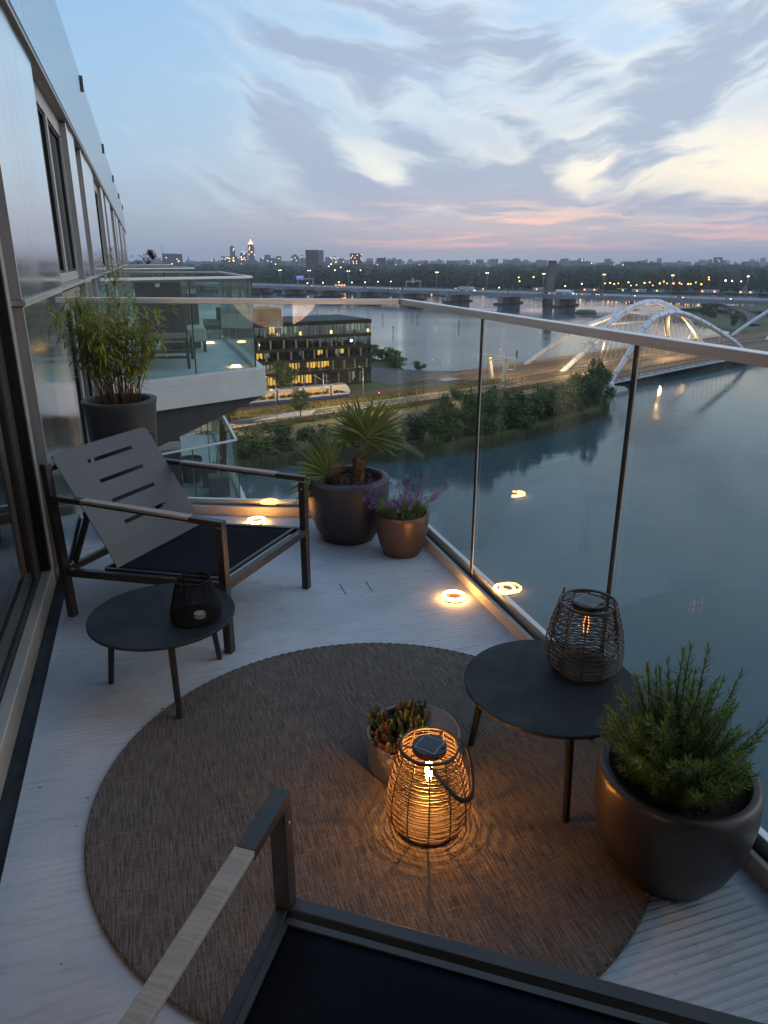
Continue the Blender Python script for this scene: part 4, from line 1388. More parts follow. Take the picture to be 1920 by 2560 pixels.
def fan(hub, axis, across, n, spread, L, name='frond', stalk_from=None, seed=1, m=None, wd=.0155):
    r_ = random.Random(seed)
    hub, axis, across = Vector(hub), Vector(axis).normalized(), Vector(across).normalized()
    across = (across - axis * across.dot(axis)).normalized()
    nrm = axis.cross(across)
    mb = MB()
    if stalk_from is not None:
        mid = (Vector(stalk_from) + hub) / 2 + Vector((0, 0, .01))
        mb.tube([stalk_from, mid, hub], [.006, .005, .0045], 8)
    for k in range(n):
        a_ = R(-spread + 2 * spread * k / (n - 1) + r_.gauss(0, 3.4))
        d = axis * math.cos(a_) + across * math.sin(a_) + nrm * r_.gauss(0.05, .07)
        ll = L * (1 - .28 * (abs(a_) / R(spread)) ** 2) * r_.uniform(.74, 1.10)
        leaf_blade(mb, hub, d, ll, wd * r_.uniform(.8, 1.15), r_.uniform(.0, .30), d.cross(nrm), 0, 5, .9)
    return mb.build(name, m or M['palm'], pt)


palm_trunk((.055, .0, .31), (.12, .0, 1), .15, .036, .026)
palm_trunk((-.075, .0, .30), (-.25, -.1, 1), .07, .034, .022)
H1 = (.105, -.01, .575)
fan(H1, (.30, -.25, .93), (1, 0, -.30), 32, 78, .335, 'frond', (.075, 0, .45), 2)
fan((.085, .02, .56), (-.42, .1, .9), (.9, .3, .4), 22, 62, .27, 'frond', (.07, 0, .45), 3)
fan((.12, .0, .55), (.85, -.1, .50), (.5, .1, -.86), 22, 66, .25, 'frond', (.08, 0, .45), 4)
fan((.10, .05, .57), (.25, .6, .75), (1, -.2, 0), 18, 60, .24, 'frond', (.075, 0, .45), 5)
fan((-.115, -.01, .375), (-.86, -.2, .46), (.46, .2, .86), 26, 62, .29, 'frond', (-.085, 0, .36), 6)
fan((-.095, .01, .40), (-.15, .1, .95), (.9, .2, .2), 14, 42, .26, 'frond', (-.085, 0, .36), 7)
fan((-.085, -.02, .385), (.55, -.35, .75), (.7, .2, -.5), 9, 26, .14, 'dry_frond', (-.08, 0, .36), 8, M['palmdry'], .008)
fan((.11, -.03, .50), (.6, -.5, .05), (.5, .6, -.1), 9, 34, .12, 'dry_frond', (.085, -.01, .45), 9, M['palmdry'], .008)

# ---- lavender in the small bronze pot
lv = thing('potted_lavender', 'small round bronze pot of purple flowering lavender in front of the big palm planter', 'potted plant', (1.197, 3.415, 0))
pot_lathe([(0, 0), (.088, 0), (.098, .006), (.120, .06), (.138, .13), (.145, .20), (.1455, .224), (.142, .235), (.134, .237), (.128, .232), (.126, .205), (0, .205)], lv, M['copper'])
soil_disc(lv, .127, .208, n=30)
lr = random.Random(19)
lf = MB()
for k in range(1150):
    a_ = lr.random() * 6.283
    q_ = math.sqrt(lr.random()) * .118
    p = Vector((q_ * math.cos(a_), q_ * math.sin(a_), .21 + lr.random() * .055 * (1 - q_ * 4)))
    d = Vector((math.cos(a_) * q_ * 7 + lr.gauss(0, .4), math.sin(a_) * q_ * 7 + lr.gauss(0, .4), 1.0))
    leaf_blade(lf, p, d, lr.uniform(.04, .09), lr.uniform(.0030, .0050), lr.uniform(.0, .35), None, 0, 2)
lo2 = lf.build('foliage', M['lavleaf'], lv)
lo2['kind'] = 'stuff'
fm = []
for v_ in range(3):
    mb = MB()
    for j in range(46):
        t = j / 46
        a_ = j * 2.4
        rr = .0062 * math.sin(math.pi * (.18 + .8 * t)) + .0012
        p = Vector((rr * math.cos(a_), rr * math.sin(a_), .030 * t - .004 * (t < .12) * 2))
        leaf_blade(mb, p, (math.cos(a_), math.sin(a_), .75), lr.uniform(.004, .0068), .0042, .1, None, 0, 2)
    o = mb.build('flower_spike', M['lavflow'], lv)
    fm.append(o.data)
    bpy.data.objects.remove(o)
stm = MB()
for k in range(66):
    a_ = lr.random() * 6.283
    q_ = math.sqrt(lr.random()) * .09
    base = Vector((q_ * math.cos(a_), q_ * math.sin(a_), .23))
    L = lr.uniform(.11, .20)
    out = lr.uniform(.15, 1.35)
    if k < 7:
        a_, out, L = (2.9 + .25 * k), 1.9, .17
    d = Vector((math.cos(a_) * out, math.sin(a_) * out, 1.)).normalized()
    tip = base + d * L
    stm.tube([base, base.lerp(tip, .5) + Vector((0, 0, .008)), tip], .0008, 4)
    sc = lr.uniform(.95, 1.35)
    o = link('flower_spike', fm[k % 3], lv, tip, d.to_track_quat('Z', 'Y').to_euler(), (sc, sc, sc))
for k in range(5):
    a_ = 1.2 + lr.random() * 2
    tip = Vector((.03 * math.cos(a_), .03 * math.sin(a_), .43 + lr.random() * .02))
    stm.tube([(0, 0, .24), tip], .0007, 4)
stm.build('flower_stem', M['lavleaf'], lv)['kind'] = 'stuff'

# ---- succulents in the low round pot with a half lid
su = thing('potted_succulents', 'low grey round pot of red tinged stonecrop with a half moon lid on the rug', 'potted plant', (.664, 1.765, RUG), R(-20))
pot_lathe([(0, 0), (.138, 0), (.143, .005), (.146, .105), (.145, .112), (.139, .113), (.135, .110), (.134, .075), (0, .075)], su, M['pale'])
soil_disc(su, .133, .080, n=40)
mb = MB()
poly = [(.1335 * math.cos(R(t)), .1335 * math.sin(R(t))) for t in range(-88, 89, 8)]
poly = [(max(x, .034), y) for x, y in poly]
mb.prism(poly, .097, .1125)
mb.build('half_lid', M['lid'], su, bevel=.002)
srnd = random.Random(21)
shoots = []
for v_ in range(6):
    mb = MB()
    L = (.062, .075, .055, .09, .068, .08)[v_]
    mb.tube([(0, 0, 0), (0, 0, L * .95)], [.0028, .0022], 6)
    L *= .9
    n = int(L / .0010)
    for j in range(n):
        t = j / n
        a_ = j * 2.399
        ll = (.0105 if v_ < 3 else .0085) * (1 - .35 * t) * (.5 + .5 * min(1, t * 3))
        z = L * (.18 + .82 * t)
        leaf_blade(mb, (0, 0, z), (math.cos(a_), math.sin(a_), .55 + 1.2 * t ** 3), ll * 1.15, .0066, -.15, None, 0, 2, .5)
    o = mb.build('shoot', (M['sedg'], M['sedr'], M['sedy'], M['sedg'], M['sedr'], M['sedy'])[v_], su)
    shoots.append(o.data)
    bpy.data.objects.remove(o)
for k in range(165):
    for _ in range(30):
        x, y = srnd.uniform(-.125, .03), srnd.uniform(-.125, .125)
        if math.hypot(x, y) < .12:
            break
    out = Vector((x + .02, y * 1.0, 0)) * srnd.uniform(3, 11)
    d = Vector((out.x + srnd.gauss(0, .22), out.y + srnd.gauss(0, .22), 1.)).normalized()
    redness = x < -.04 and y < .0
    v_ = srnd.choice((1, 4, 2)) if redness else srnd.choice((0, 3, 0, 3, 5, 4))
    sc = srnd.uniform(.55, 1.0)
    link('shoot', shoots[v_], su, (x, y, .080), d.to_track_quat('Z', 'Y').to_euler(), (sc * 1.5, sc * 1.5, sc))

# ---- rosemary in the large bronze planter at the right edge
ro = thing('potted_rosemary', 'large dark bronze planter of bushy rosemary at the right edge', 'potted plant', (1.155, 1.185, 0))
pot_lathe([(0, 0), (.112, 0), (.124, .005), (.158, .06), (.186, .14), (.1955, .22), (.1945, .285), (.189, .300), (.180, .305), (.168, .301), (.163, .288), (.161, .245), (0, .245)], ro, M['dbronze'])
soil_disc(ro, .162, .255, n=60)
rr_ = random.Random(31)
sprigs = []
for v_ in range(6):
    L = (.11, .15, .19, .23, .13, .17)[v_]
    mb = MB()
    cur = Vector((rr_.gauss(0, .06), rr_.gauss(0, .06), 1)).normalized()
    pts = [Vector((0, 0, 0)), Vector((cur.x * L * .4, cur.y * L * .4, L * .45)), Vector((cur.x * L * .7, cur.y * L * .7, L))]
    mb.tube(pts, [.0022, .0016, .0008], 5, 2)
    n = int(L / .00165)
    for j in range(n):
        t = .10 + .90 * j / n
        p = pts[0].lerp(pts[1], t * 2) if t < .5 else pts[1].lerp(pts[2], t * 2 - 1)
        a_ = j * 2.2 + rr_.gauss(0, .25)
        up = .55 + rr_.gauss(0, .18) + (.9 if t > .9 else 0)
        d = Vector((math.cos(a_), math.sin(a_), up))
        leaf_blade(mb, p, d, rr_.uniform(.017, .027) * (1 - .35 * max(0, t - .75) * 4 * .6), .0027, -.12, None, 1 if t > .86 else 0, 2, .4)
    o = mb.build('sprig', [M['rose'], M['roset'], M['twig']], ro)
    sprigs.append(o.data)
    bpy.data.objects.remove(o)
for k in range(235):
    a_ = rr_.random() * 6.283
    q_ = math.sqrt(rr_.random())
    p = Vector((q_ * .095 * math.cos(a_) - .015, q_ * .095 * math.sin(a_), .25 + .17 * rr_.random() * (1 - q_ * .55)))
    out = q_ * rr_.uniform(.4, 1.15)
    d = Vector((math.cos(a_) * out + rr_.gauss(0, .1), math.sin(a_) * out + rr_.gauss(0, .1), 1.0)).normalized()
    v_ = rr_.choice((0, 1, 2, 3, 4, 5)) if q_ < .7 else rr_.choice((0, 1, 4, 5))
    sc = rr_.uniform(.8, 1.1)
    link('sprig', sprigs[v_], ro, p, (d.to_track_quat('Z', 'Y')).to_euler(), (sc, sc, sc))
for x, y, dx_, dy_, z, v_, sc in ((-.03, .02, -.05, .02, .40, 3, 1.05), (.05, .03, .12, .0, .36, 3, 1.1), (.02, .05, .06, .05, .40, 2, 1.1), (-.06, .05, -.16, .1, .37, 3, .95), (-.085, .0, -.45, .12, .36, 2, 1.), (.085, .02, .42, -.05, .32, 3, 1.0), (-.02, -.02, -.02, -.02, .42, 2, 1.), (.11, -.02, .5, -.25, .30, 2, 1.), (-.10, -.03, -.75, -.1, .31, 2, 1.)):
    link('sprig', sprigs[v_], ro, (x, y, z), Vector((dx_, dy_, 1)).to_track_quat('Z', 'Y').to_euler(), (sc, sc, sc))

# ================================================================== THINGS ON THE OTHER BALCONIES
rc = thing('garden_recliner', 'taupe sling recliner with raised back on the neighbouring balcony', 'sun lounger', (.22, 11.0, 0), R(84))
# local x = towards its foot end, away from the picture
W2 = .62
mb = MB()
mb.add([(-.02, -W2 / 2, .52), (-.02, W2 / 2, .52), (-.28, W2 / 2, 1.22), (-.28, -W2 / 2, 1.22), (.015, -W2 / 2, .52), (.015, W2 / 2, .52), (-.245, W2 / 2, 1.23), (-.245, -W2 / 2, 1.23)], [(0, 1, 2, 3), (7, 6, 5, 4), (0, 4, 5, 1), (1, 5, 6, 2), (2, 6, 7, 3), (3, 7, 4, 0)])
mb.build('backrest', M['taupe'], rc, bevel=.01)
MB().box(.0, 1.15, -W2 / 2, W2 / 2, .40, .44).build('seat_sling', M['taupe'], rc, bevel=.008)
for yy in (-W2 / 2, W2 / 2):
    mb = MB()
    mb.beam((-.05, yy, .43), (1.2, yy, .40), .04, .05)
    mb.build('side_rail', M['steel'], rc)
    for xx in (0., 1.12):
        mb = MB()
        mb.beam((xx, yy, 0), (xx, yy, .42), .045, .045, (0, 1, 0))
        mb.build('leg', M['steel'], rc)
    mb = MB()
    mb.tube(spline([(-.10, yy, .70), (.10, yy, .62), (.16, yy, .42), (.10, yy, .26), (-.02, yy, .20)], 6), .012, 6)
    mb.build('arm', M['steel'], rc, True)
MB().beam((0, -W2 / 2, .17), (0, W2 / 2, .17), .03, .04).build('stretcher', M['steel'], rc)
MB().beam((1.12, -W2 / 2, .12), (1.12, W2 / 2, .12), .03, .04).build('stretcher', M['steel'], rc)
MB().box(-.292, -.285, -.03, .03, 1.15, 1.20).build('maker_tag', M['white'], rc)
bn = thing('outdoor_bench', 'pale cushioned bench behind the recliner on the neighbouring balcony', 'bench', (.95, 13.2, 0))
MB().box(-.75, .0, -.3, .35, .18, .42).build('seat', M['cush'], bn, bevel=.03)
MB().box(-.75, -.05, .36, .48, .0, .95).build('backrest', M['taupe'], bn, bevel=.02)
for xx in (-.7, -.06):
    MB().box(xx, xx + .05, -.25, -.2, 0, .18).build('leg', M['steel'], bn)
tb = thing('garden_table', 'slim metal table on the second balcony along the front', 'table', (.35, 22.6, 0))
MB().box(-.55, .55, -.35, .35, .72, .75).build('table_top', M['dframe'], tb)
for xx in (-.5, .46):
    MB().box(xx, xx + .04, -.02, .02, 0, .72).build('leg', M['dframe'], tb)
rs = thing('red_shrub', 'dark red leafed shrub in a planter on the farthest balcony', 'shrub', (.0, 38.6, 0))
MB().lathe([(0, 0), (.22, 0), (.28, .5), (0, .5)], 24).build('pot', M['anth'], rs, True, auto=40)
mb = MB()
g_ = random.Random(4)
for k in range(520):
    c = g_.choice(((-.35, 0, 1.35, .32), (.1, .1, 1.42, .34), (.35, 0, 1.55, .25), (-.6, 0, 1.25, .2), (.62, .05, 1.75, .17), (.5, .0, 1.88, .14)))
    d = Vector((g_.gauss(0, 1), g_.gauss(0, 1), g_.gauss(0, 1))).normalized() * c[3] * g_.uniform(.5, 1)
    leaf_blade(mb, Vector(c[:3]) + d, d + Vector((0, 0, -.1)), .10, .06, .2, None, 0, 2)
mb.build('foliage', M['burg'], rs)['kind'] = 'stuff'
mb = MB()
for x in (-.4, -.1, .2, .5):
    mb.tube([(0, 0, .5), (x * .4, 0, .95), (x, 0, 1.45)], [.02, .015, .006], 5)
mb.build('stem', M['trunk'], rs)
LZ = -3.05
for i, (x, y, h, r_, lab) in enumerate(((.62, 15.6, .52, .24, 'dark tub at the back of the lower balcony beside the bare branch'), (.98, 15.1, .45, .22, 'black pot with a thin standard tree on the lower balcony'), (1.08, 14.4, .42, .2, 'square dark planter with a pale branch near the rail of the lower balcony'))):
    t = thing('planter', lab, 'planter', (x, y, LZ), 0, 'planters on the lower balcony')
    if i < 2:
        MB().lathe([(0, 0), (r_ * .8, 0), (r_, h), (r_ * .9, h), (r_ * .86, h - .06), (0, h - .06)], 32).build('pot', M['anth'], t, True, auto=40)
    else:
        MB().box(-r_, r_, -r_, r_, 0, h).build('pot', M['anth'], t, bevel=.01)
    if i == 1:
        MB().tube([(0, 0, h - .06), (.01, 0, 1.55)], .012, 6).build('stem', M['pole'], t)
        mb = MB()
        for k in range(90):
            d = Vector((g_.gauss(0, 1), g_.gauss(0, 1), g_.gauss(0, .5))).normalized()
            leaf_blade(mb, Vector((0, 0, 1.55)) + d * .12 * g_.random(), d, .12, .03, .3, None, 0, 2)
        mb.build('foliage', M['t2'], t)['kind'] = 'stuff'
    if i == 2:
        for pts in (((0, 0, h), (.0, 0, h + .35), (.06, 0, h + .6)), ((0, 0, h + .25), (.1, 0, h + .4)), ((0, 0, h + .15), (-.07, 0, h + .3))):
            MB().tube(pts, .018, 6).build('branch', M['cactus'], t)
pl = thing('stacked_planks', 'reddish planks leaning inside the right rail of the lower balcony', 'planks', (1.25, 15.2, LZ))
for k in range(5):
    mb = MB()
    mb.beam((-.02, -.5 + k * .26, 0), (.07, -.46 + k * .26, 1.25 + .1 * (k % 2)), .14, .025, (1, 0, 0))
    mb.build('plank', M['plank'], pl)
st_ = thing('storage_chest', 'dark storage chest under the balcony overhang on the lower balcony', 'chest', (-.1, 15.6, LZ))
MB().box(-.35, .5, -.35, .35, 0, .75).build('body', M['chest'], st_, bevel=.02)
MB().box(-.37, .52, -.37, .37, .755, .82).build('lid', M['wood'], st_, bevel=.01)
cb = thing('wicker_cabinet', 'brown wicker cabinet with an open shelf on the lower balcony', 'cabinet', (.22, 17.2, LZ))
MB().box(-.5, .25, -.3, .3, 0, 1.15).build('body', M['plank'], cb, bevel=.02)
MB().box(-.25, .1, -.32, -.301, .45, .75).build('shelf_opening', M['seal'], cb)
# ================================================================== OFFICE BUILDING BY THE WATER
# front face runs from its right corner (57.7, 191.2) to the left
ofd = Vector((20.7 - 57.7, 184.1 - 191.2, 0)).normalized()
of = thing('office_building', 'dark glazed five storey office block with warm lit windows by the water', 'building', (57.7, 191.2, GZ), math.atan2(ofd.y, ofd.x))
# local x = along the front to the left, local y: negative = away from the picture
OL, OD, OH = 58., 20., 17.1
fl = [0.5, 3.95, 7.2, 10.15, 13.15, 16.2]
mb = MB()
mb.box(0, OL, -OD, -.0, -.3, .5)
for z in fl[1:-1]:
    mb.box(0, OL, -OD, 0, z - .42, z + .42)
mb.box(-.05, OL, -OD - .05, .05, 16.1, 17.1)
mb.build('floor_band', M['dark'], of)
MB().box(1., OL - .4, -OD + .6, -1.0, 17.101, 17.16).build('roof', M['roofc'], of)
mb = MB()
mb.box(24, 38, -15, -4, 17.17, 20.4)
mb.build('roof_plant_room', M['dark'], of)
mb = MB()
for z0, z1 in list(zip(fl, fl[1:]))[:3]:
    mb.box(2.5, OL - 2.5, -OD + 2.5, -3.2, z0 + .43, z1 - .43)
for z0, z1 in list(zip(fl, fl[1:]))[3:]:
    for x_ in (9., 17.5, 25., 34., 43.):
        mb.box(x_, x_ + 2.4, -OD + 4, -7, z0 + .43, z1 - .43)
mb.build('inner_wall', M['oroom'], of)
orr = random.Random(14)
pane_me, lit_me, lit2_me, fin_me = None, None, None, None


def quadbox(w_, h_, d_, mt, nm):
    o = MB().box(0, w_, -d_, 0, 0, h_).build(nm, mt)
    me = o.data
    bpy.data.objects.remove(o)
    return me


fin_me = quadbox(.42, 1, .30, M['fin'], 'fin')
thin_me = quadbox(.14, 1, .16, M['dark'], 'mullion')
pm = {}
warm = {0: lambda k: 9 < k < 20, 1: lambda k: k in (7, 8, 9, 10, 12, 13, 15), 2: lambda k: k in (4, 8, 18), 3: lambda k: False, 4: lambda k: k in (16,)}
pale = {0: lambda k: k in (2,), 1: lambda k: k in (16, 17, 19), 2: lambda k: k in (5, 17, 20), 3: lambda k: False, 4: lambda k: k in (1, 2, 3, 12, 14)}
nW = 27
for lv_, (z0, z1) in enumerate(zip(fl, fl[1:])):
    za = z0 + (.42 if lv_ else 0) + .002
    zb = z1 - .42 - .002 if lv_ < 4 else z1 - .1 - .002
    x = .10
    for k in range(nW):
        wd = (1.45, 1.15, 1.6)[(k * 2 + lv_) % 3]
        if x + wd > OL * .98:
            break
        key = (wd, round(zb - za, 2))
        if key not in pm:
            pm[key] = quadbox(wd, zb - za, .03, M['owin'], 'window')
        link('window', pm[key], of, (x, -.14, za))
        if warm[lv_](k) or pale[lv_](k):
            # the lit room behind this pane: a glowing ceiling strip and back wall
            mt = M['lit'] if warm[lv_](k) else M['lit2']
            mb = MB()
            mb.box(x + .05, x + wd - .05, -2.4, -2.3, za + .35 + orr.random() * .3, zb - .15)
            mb.build('lit_room', mt, of)
            mb = MB()
            for j in range(3):
                xx = x + .1 + orr.random() * (wd - .5)
                mb.box(xx, xx + .25 + orr.random() * .3, -1.6 - .1 * j, -1.5 - .1 * j, za, za + .5 + orr.random() * .6)
            mb.build('furniture', M['trdark'], of)
        x += wd
        f = link('fin', fin_me if (k + lv_) % 2 else thin_me, of, (x, -.02, za), None, (1, 1, zb - za))
        x += .42 if (k + lv_) % 2 else .14
    if lv_ > 2:
        for j in range(12):
            MB().box(.3 + j * OL / 12, (j + 1) * OL / 12 - .3, -OD + .15, -OD + .18, za, zb).build('window', M['owin'], of)
    # end face towards the water on the right
    for j in range(9):
        w3 = OD / 9
        mb = MB()
        mb.box(.14, .17, -(j + 1) * w3 + .2, -j * w3 - .2, za, zb)
        mb.build('window', M['owin'], of)
for x, lev in ((.7, 4), (11.5, 4), (20.2, 4), (26.3, 4)):
    t_ = MB().lathe([(.05, 0), (.38, .3), (.4, .65), (.2, 1.0), (0, 1.05)], 12, (x, -.9, fl[4] + .45))
    t_.build('window_lamp', M['lampo'], of, True)

# ================================================================== TRAM
def add_tram():
    t = thing('tram', 'white and blue tram with glowing windows passing the office block', 'tram', (45.9, 171.4, GZ + .16), math.atan2(-6.2, -31.))
    # local x runs back along the train from its right-hand end
    x = 0.
    for i, L in enumerate((5.6, 7.2, 6.6, 7.2, 6.6, 7.2, 6.)):
        x0, x1 = x, x + L - .35
        mb = MB()
        if i == 0:
            pr = [(x0 + .9, .95), (x0 + .15, 1.3), (x0, 1.6), (x0 + .75, 3.1), (x0 + 1.3, 3.35), (x1, 3.35), (x1, 2.75), (x0 + 1.0, 2.75)]
            mb.box(x0 + .45, x1, -1.2, 1.2, .95, 1.25)
            vs = [(a_, y, z) for y in (-1.2, 1.2) for a_, z in ((x0 + .45, 1.25), (x0 + .2, 1.5), (x0 + .75, 2.72), (x0 + 1.35, 3.34), (x1, 3.34), (x1, 2.72))]
            mb.add(vs, [(0, 1, 2, 3, 4, 5), (11, 10, 9, 8, 7, 6), (3, 9, 10, 4), (0, 6, 7, 1)])
            mb.box(x1 - .4, x1, -1.2, 1.2, 1.25, 2.72)
        else:
            mb.box(x0, x1, -1.2, 1.2, .95, 1.28)
            mb.box(x0, x1, -1.2, 1.2, 2.70, 3.34)
            mb.box(x0, x0 + .35, -1.2, 1.2, 1.28, 2.70)
            mb.box(x1 - .35, x1, -1.2, 1.2, 1.28, 2.70)
        bod = mb.build('car_body', M['trwhite'], t, bevel=.05)
        MB().box(x0 + (.4 if i == 0 else 0), x1, -1.22, 1.22, .28, .948).build('skirt', M['trblue'], t, bevel=.04)
        n = 2 if i == 0 else 3
        xa, xb = x0 + (1.2 if i == 0 else .42), x1 - .42
        for k in range(n):
            w0, w1 = xa + (xb - xa) * k / n + .05, xa + (xb - xa) * (k + 1) / n - .05
            MB().box(w0, w1, 1.12, 1.16, 1.30, 2.66).build('window', M['bglass'], bod)
            MB().box(w0, w1, -.25, -.2, 1.7, 2.66).build('lit_interior', M['trwin'], bod)
            for q_ in range(2):
                MB().box(w0 + .2 + q_ * .6, w0 + .55 + q_ * .6, .2, .7, 1.28, 1.85 + .2 * orr.random()).build('seat', M['trbody'], bod)
        if i:
            MB().box(x0 - .36, x0 - .01, -1.08, 1.08, .5, 3.2).build('bellows', M['trdark'], t)
        for xx in (x0 + 1.1, x1 - 1.1):
            MB().tube([(xx, -.8, .32), (xx, .8, .32)], .32, 14).build('wheel', M['trdark'], t)
        MB().box(x0 + 1.4, x1 - 1.2, -.8, .8, 3.345, 3.55).build('roof_unit', M['fin'], t, bevel=.04)
        x += L
    MB().tube([(14, 0, 3.55), (15.2, 0, 4.2), (14.3, 0, 4.9)], .05, 5).build('pantograph', M['pdark'], t)


add_tram()


# ================================================================== STREET FURNITURE ON THE BANK
def street_lamp(loc, h, label, rz=0., arm=1.6, lit='lampon', group='street lamps along the near road', on=True):
    t = thing('street_lamp', label, 'street lamp', loc, rz, group)
    MB().tube([(0, 0, 0), (0, 0, h * .5), (0, 0, h)], [.11, .085, .06], 8).build('pole', M['pole'], t, True)
    MB().tube([(0, 0, h - .05), (arm * .5, 0, h + .18), (arm, 0, h + .22)], .045, 6).build('arm', M['pole'], t, True)
    MB().box(arm - .1, arm + .6, -.14, .14, h + .17, h + .28).build('head', M['pdark'], t, bevel=.03)
    if on:
        MB().box(arm + .0, arm + .5, -.1, .1, h + .150, h + .168).build('light_panel', M[lit], t)
    return t


street_lamp((23.6, 145.4, GZ), 9.6, 'tall street lamp at the left in front of the tram', R(160))
street_lamp((47.1, 162.9, GZ), 8.2, 'street lamp on the verge in front of the right end of the office block', R(100))
street_lamp((66.4, 162.9, GZ), 9.4, 'street lamp with bent arm standing alone against the water', R(175))
street_lamp((87.9, 170.2, GZ), 10.2, 'dark street lamp beside the white catenary portal', R(175))
street_lamp((8.0, 139.4, GZ), 5.5, 'short slim lamp on the verge at the far left by the cycle path', R(90), .2)
street_lamp((56.5, 152.0, GZ), 5.0, 'short slim lamp by the cycle path before the bridge', R(90), .2)
# warm pools of light on the bank from the lamps that are on
for i, (x, y, z, e) in enumerate(((14, 150, GZ + 8.5, 5500), (42, 158, GZ + 8.5, 5500), (70, 166, GZ + 8.5, 4500), (28, 179, GZ + 4, 500), (98, 184, GZ + 7, 4000))):
    l_ = bpy.data.lights.new('street_light', 'POINT')
    l_.energy = e
    l_.color = (1., .62, .25)
    l_.shadow_soft_size = .25
    ob = bpy.data.objects.new('street_light', l_)
    C.objects.link(ob)
    ob.location = (x, y, z)
cm = thing('catenary_mast', 'slim tram catenary mast with brackets beside the tram', 'mast', (38.6, 167.6, GZ), R(10))
MB().tube([(0, 0, 0), (0, 0, 6.8)], [.12, .09], 8).build('pole', M['pole'], cm, True)
for q_ in (((0, 0, 5.0), (-2.6, 0, 6.6)), ((0, 0, 5.2), (1.6, 0, 4.6)), ((0, 0, 6.3), (1.4, 0, 5.9))):
    MB().tube(q_, .045, 5).build('bracket', M['pole'], cm)
pr_ = thing('catenary_portal', 'white V shaped catenary portal at the start of the arch bridge', 'portal', (92.4, 182.4, GZ), math.atan2(.398, .917))
for yy in (-1.6, 2.6):
    mb = MB()
    mb.add([(-.5, yy - .35, 0), (.5, yy - .35, 0), (.5, yy + .35, 0), (-.5, yy + .35, 0), (-1.1 - .3, yy - .4 + (-.9 if yy < 0 else .9), 6.6), (-1.1 + .9, yy - .4 + (-.9 if yy < 0 else .9), 6.6), (-1.1 + .9, yy + .4 + (-.9 if yy < 0 else .9), 6.6), (-1.1 - .3, yy + .4 + (-.9 if yy < 0 else .9), 6.6)], [(3, 2, 1, 0), (4, 5, 6, 7), (0, 1, 5, 4), (1, 2, 6, 5), (2, 3, 7, 6), (3, 0, 4, 7)])
    mb.build('leg', M['portal'], pr_, bevel=.05)
mb = MB()
mb.beam((-.9, -6.5, 6.95), (-.9, 6.0, 6.95), 1.2, .55)
mb.beam((-.6, -1.9, 5.9), (-.6, 3.0, 5.9), .35, .35)
mb.build('crossbeam', M['portal'], pr_, bevel=.05)
mb = MB()
for a_, b_ in (((-.9, -5.8, 6.7), (-.9, -5.8, 3.9)), ((-.9, -3.6, 6.7), (-.9, -3.6, 3.9)), ((-.9, -5.8, 3.9), (-.9, -3.6, 3.9))):
    mb.beam(a_, b_, .16, .16, (1, 0, 0))
mb.build('signal_frame', M['portal'], pr_)
MB().beam((-.9, -6.3, 7.2), (-.9, -6.3, 9.2), .3, .3, (1, 0, 0)).build('signal', M['pdark'], pr_)
tlight = thing('traffic_light', 'small traffic light showing red beside the near road', 'traffic light', (49.0, 156.6, GZ))
MB().tube([(0, 0, 0), (0, 0, 3.2)], .06, 6).build('pole', M['pdark'], tlight)
MB().box(-.18, .18, -.12, .12, 2.7, 3.7).build('housing', M['trdark'], tlight, bevel=.03)
MB().lathe([(0, 0), (.16, 0), (.16, .06), (0, .08)], 12, (0, 0, 0)).build('red_lamp', M['redl'], tlight, loc=(0, -.13, 3.45)).rotation_euler = (R(90), 0, 0)


# ================================================================== TREES AND BUSHES
def crown_mesh(name, n, seed, lumps, leaf, mats, elong=1.):
    """unit crown: leaf-sized faces spread through lumps inside radius 1 (z from 0 to about 2*elong)"""
    g = random.Random(seed)
    cs = []
    for k in range(lumps):
        a_ = g.random() * 6.283
        z = g.uniform(.12, .92)
        rr = math.sqrt(max(0, 1 - (2 * z - 1) ** 2)) * g.uniform(.25, .8)
        cs.append((Vector((rr * math.cos(a_), rr * math.sin(a_), z * 2 * elong)), g.uniform(.26, .46), g.choice((0, 0, 1, 2))))
    mb = MB()
    for k in range(n):
        c, r, mi = g.choice(cs)
        d = Vector((g.gauss(0, 1), g.gauss(0, 1), g.gauss(0, 1))).normalized()
        p = c + d * r * (g.random() ** .4)
        nn = (d + Vector((g.gauss(0, .6), g.gauss(0, .6), g.gauss(0, .6) + .3))).normalized()
        u_ = nn.orthogonal().normalized()
        v_ = nn.cross(u_)
        ang = g.random() * 6.283
        a1, b1 = u_ * math.cos(ang) + v_ * math.sin(ang), v_ * math.cos(ang) - u_ * math.sin(ang)
        s_ = leaf * g.uniform(.6, 1.3)
        m_ = mi if g.random() < .75 else g.choice((0, 1, 2))
        mb.add([p - a1 * s_, p - b1 * s_ * .5, p + a1 * s_, p + b1 * s_ * .5], [(0, 1, 2, 3)], m_)
    o = mb.build(name, mats)
    me = o.data
    bpy.data.objects.remove(o)
    return me


tm = [M['t1'], M['t2'], M['t3']]
crowns = [crown_mesh('crown', 2600, 41, 16, .085, tm), crown_mesh('crown', 2600, 42, 20, .08, tm), crown_mesh('crown', 2400, 43, 14, .085, [M['t2'], M['t1'], M['t2']])]
tallc = [crown_mesh('crown', 2600, 44, 22, .085, [M['t2'], M['t2'], M['t1']], 1.5), crown_mesh('crown', 2600, 46, 22, .08, [M['t1'], M['t2'], M['t3']], 1.4)]
tg = random.Random(77)


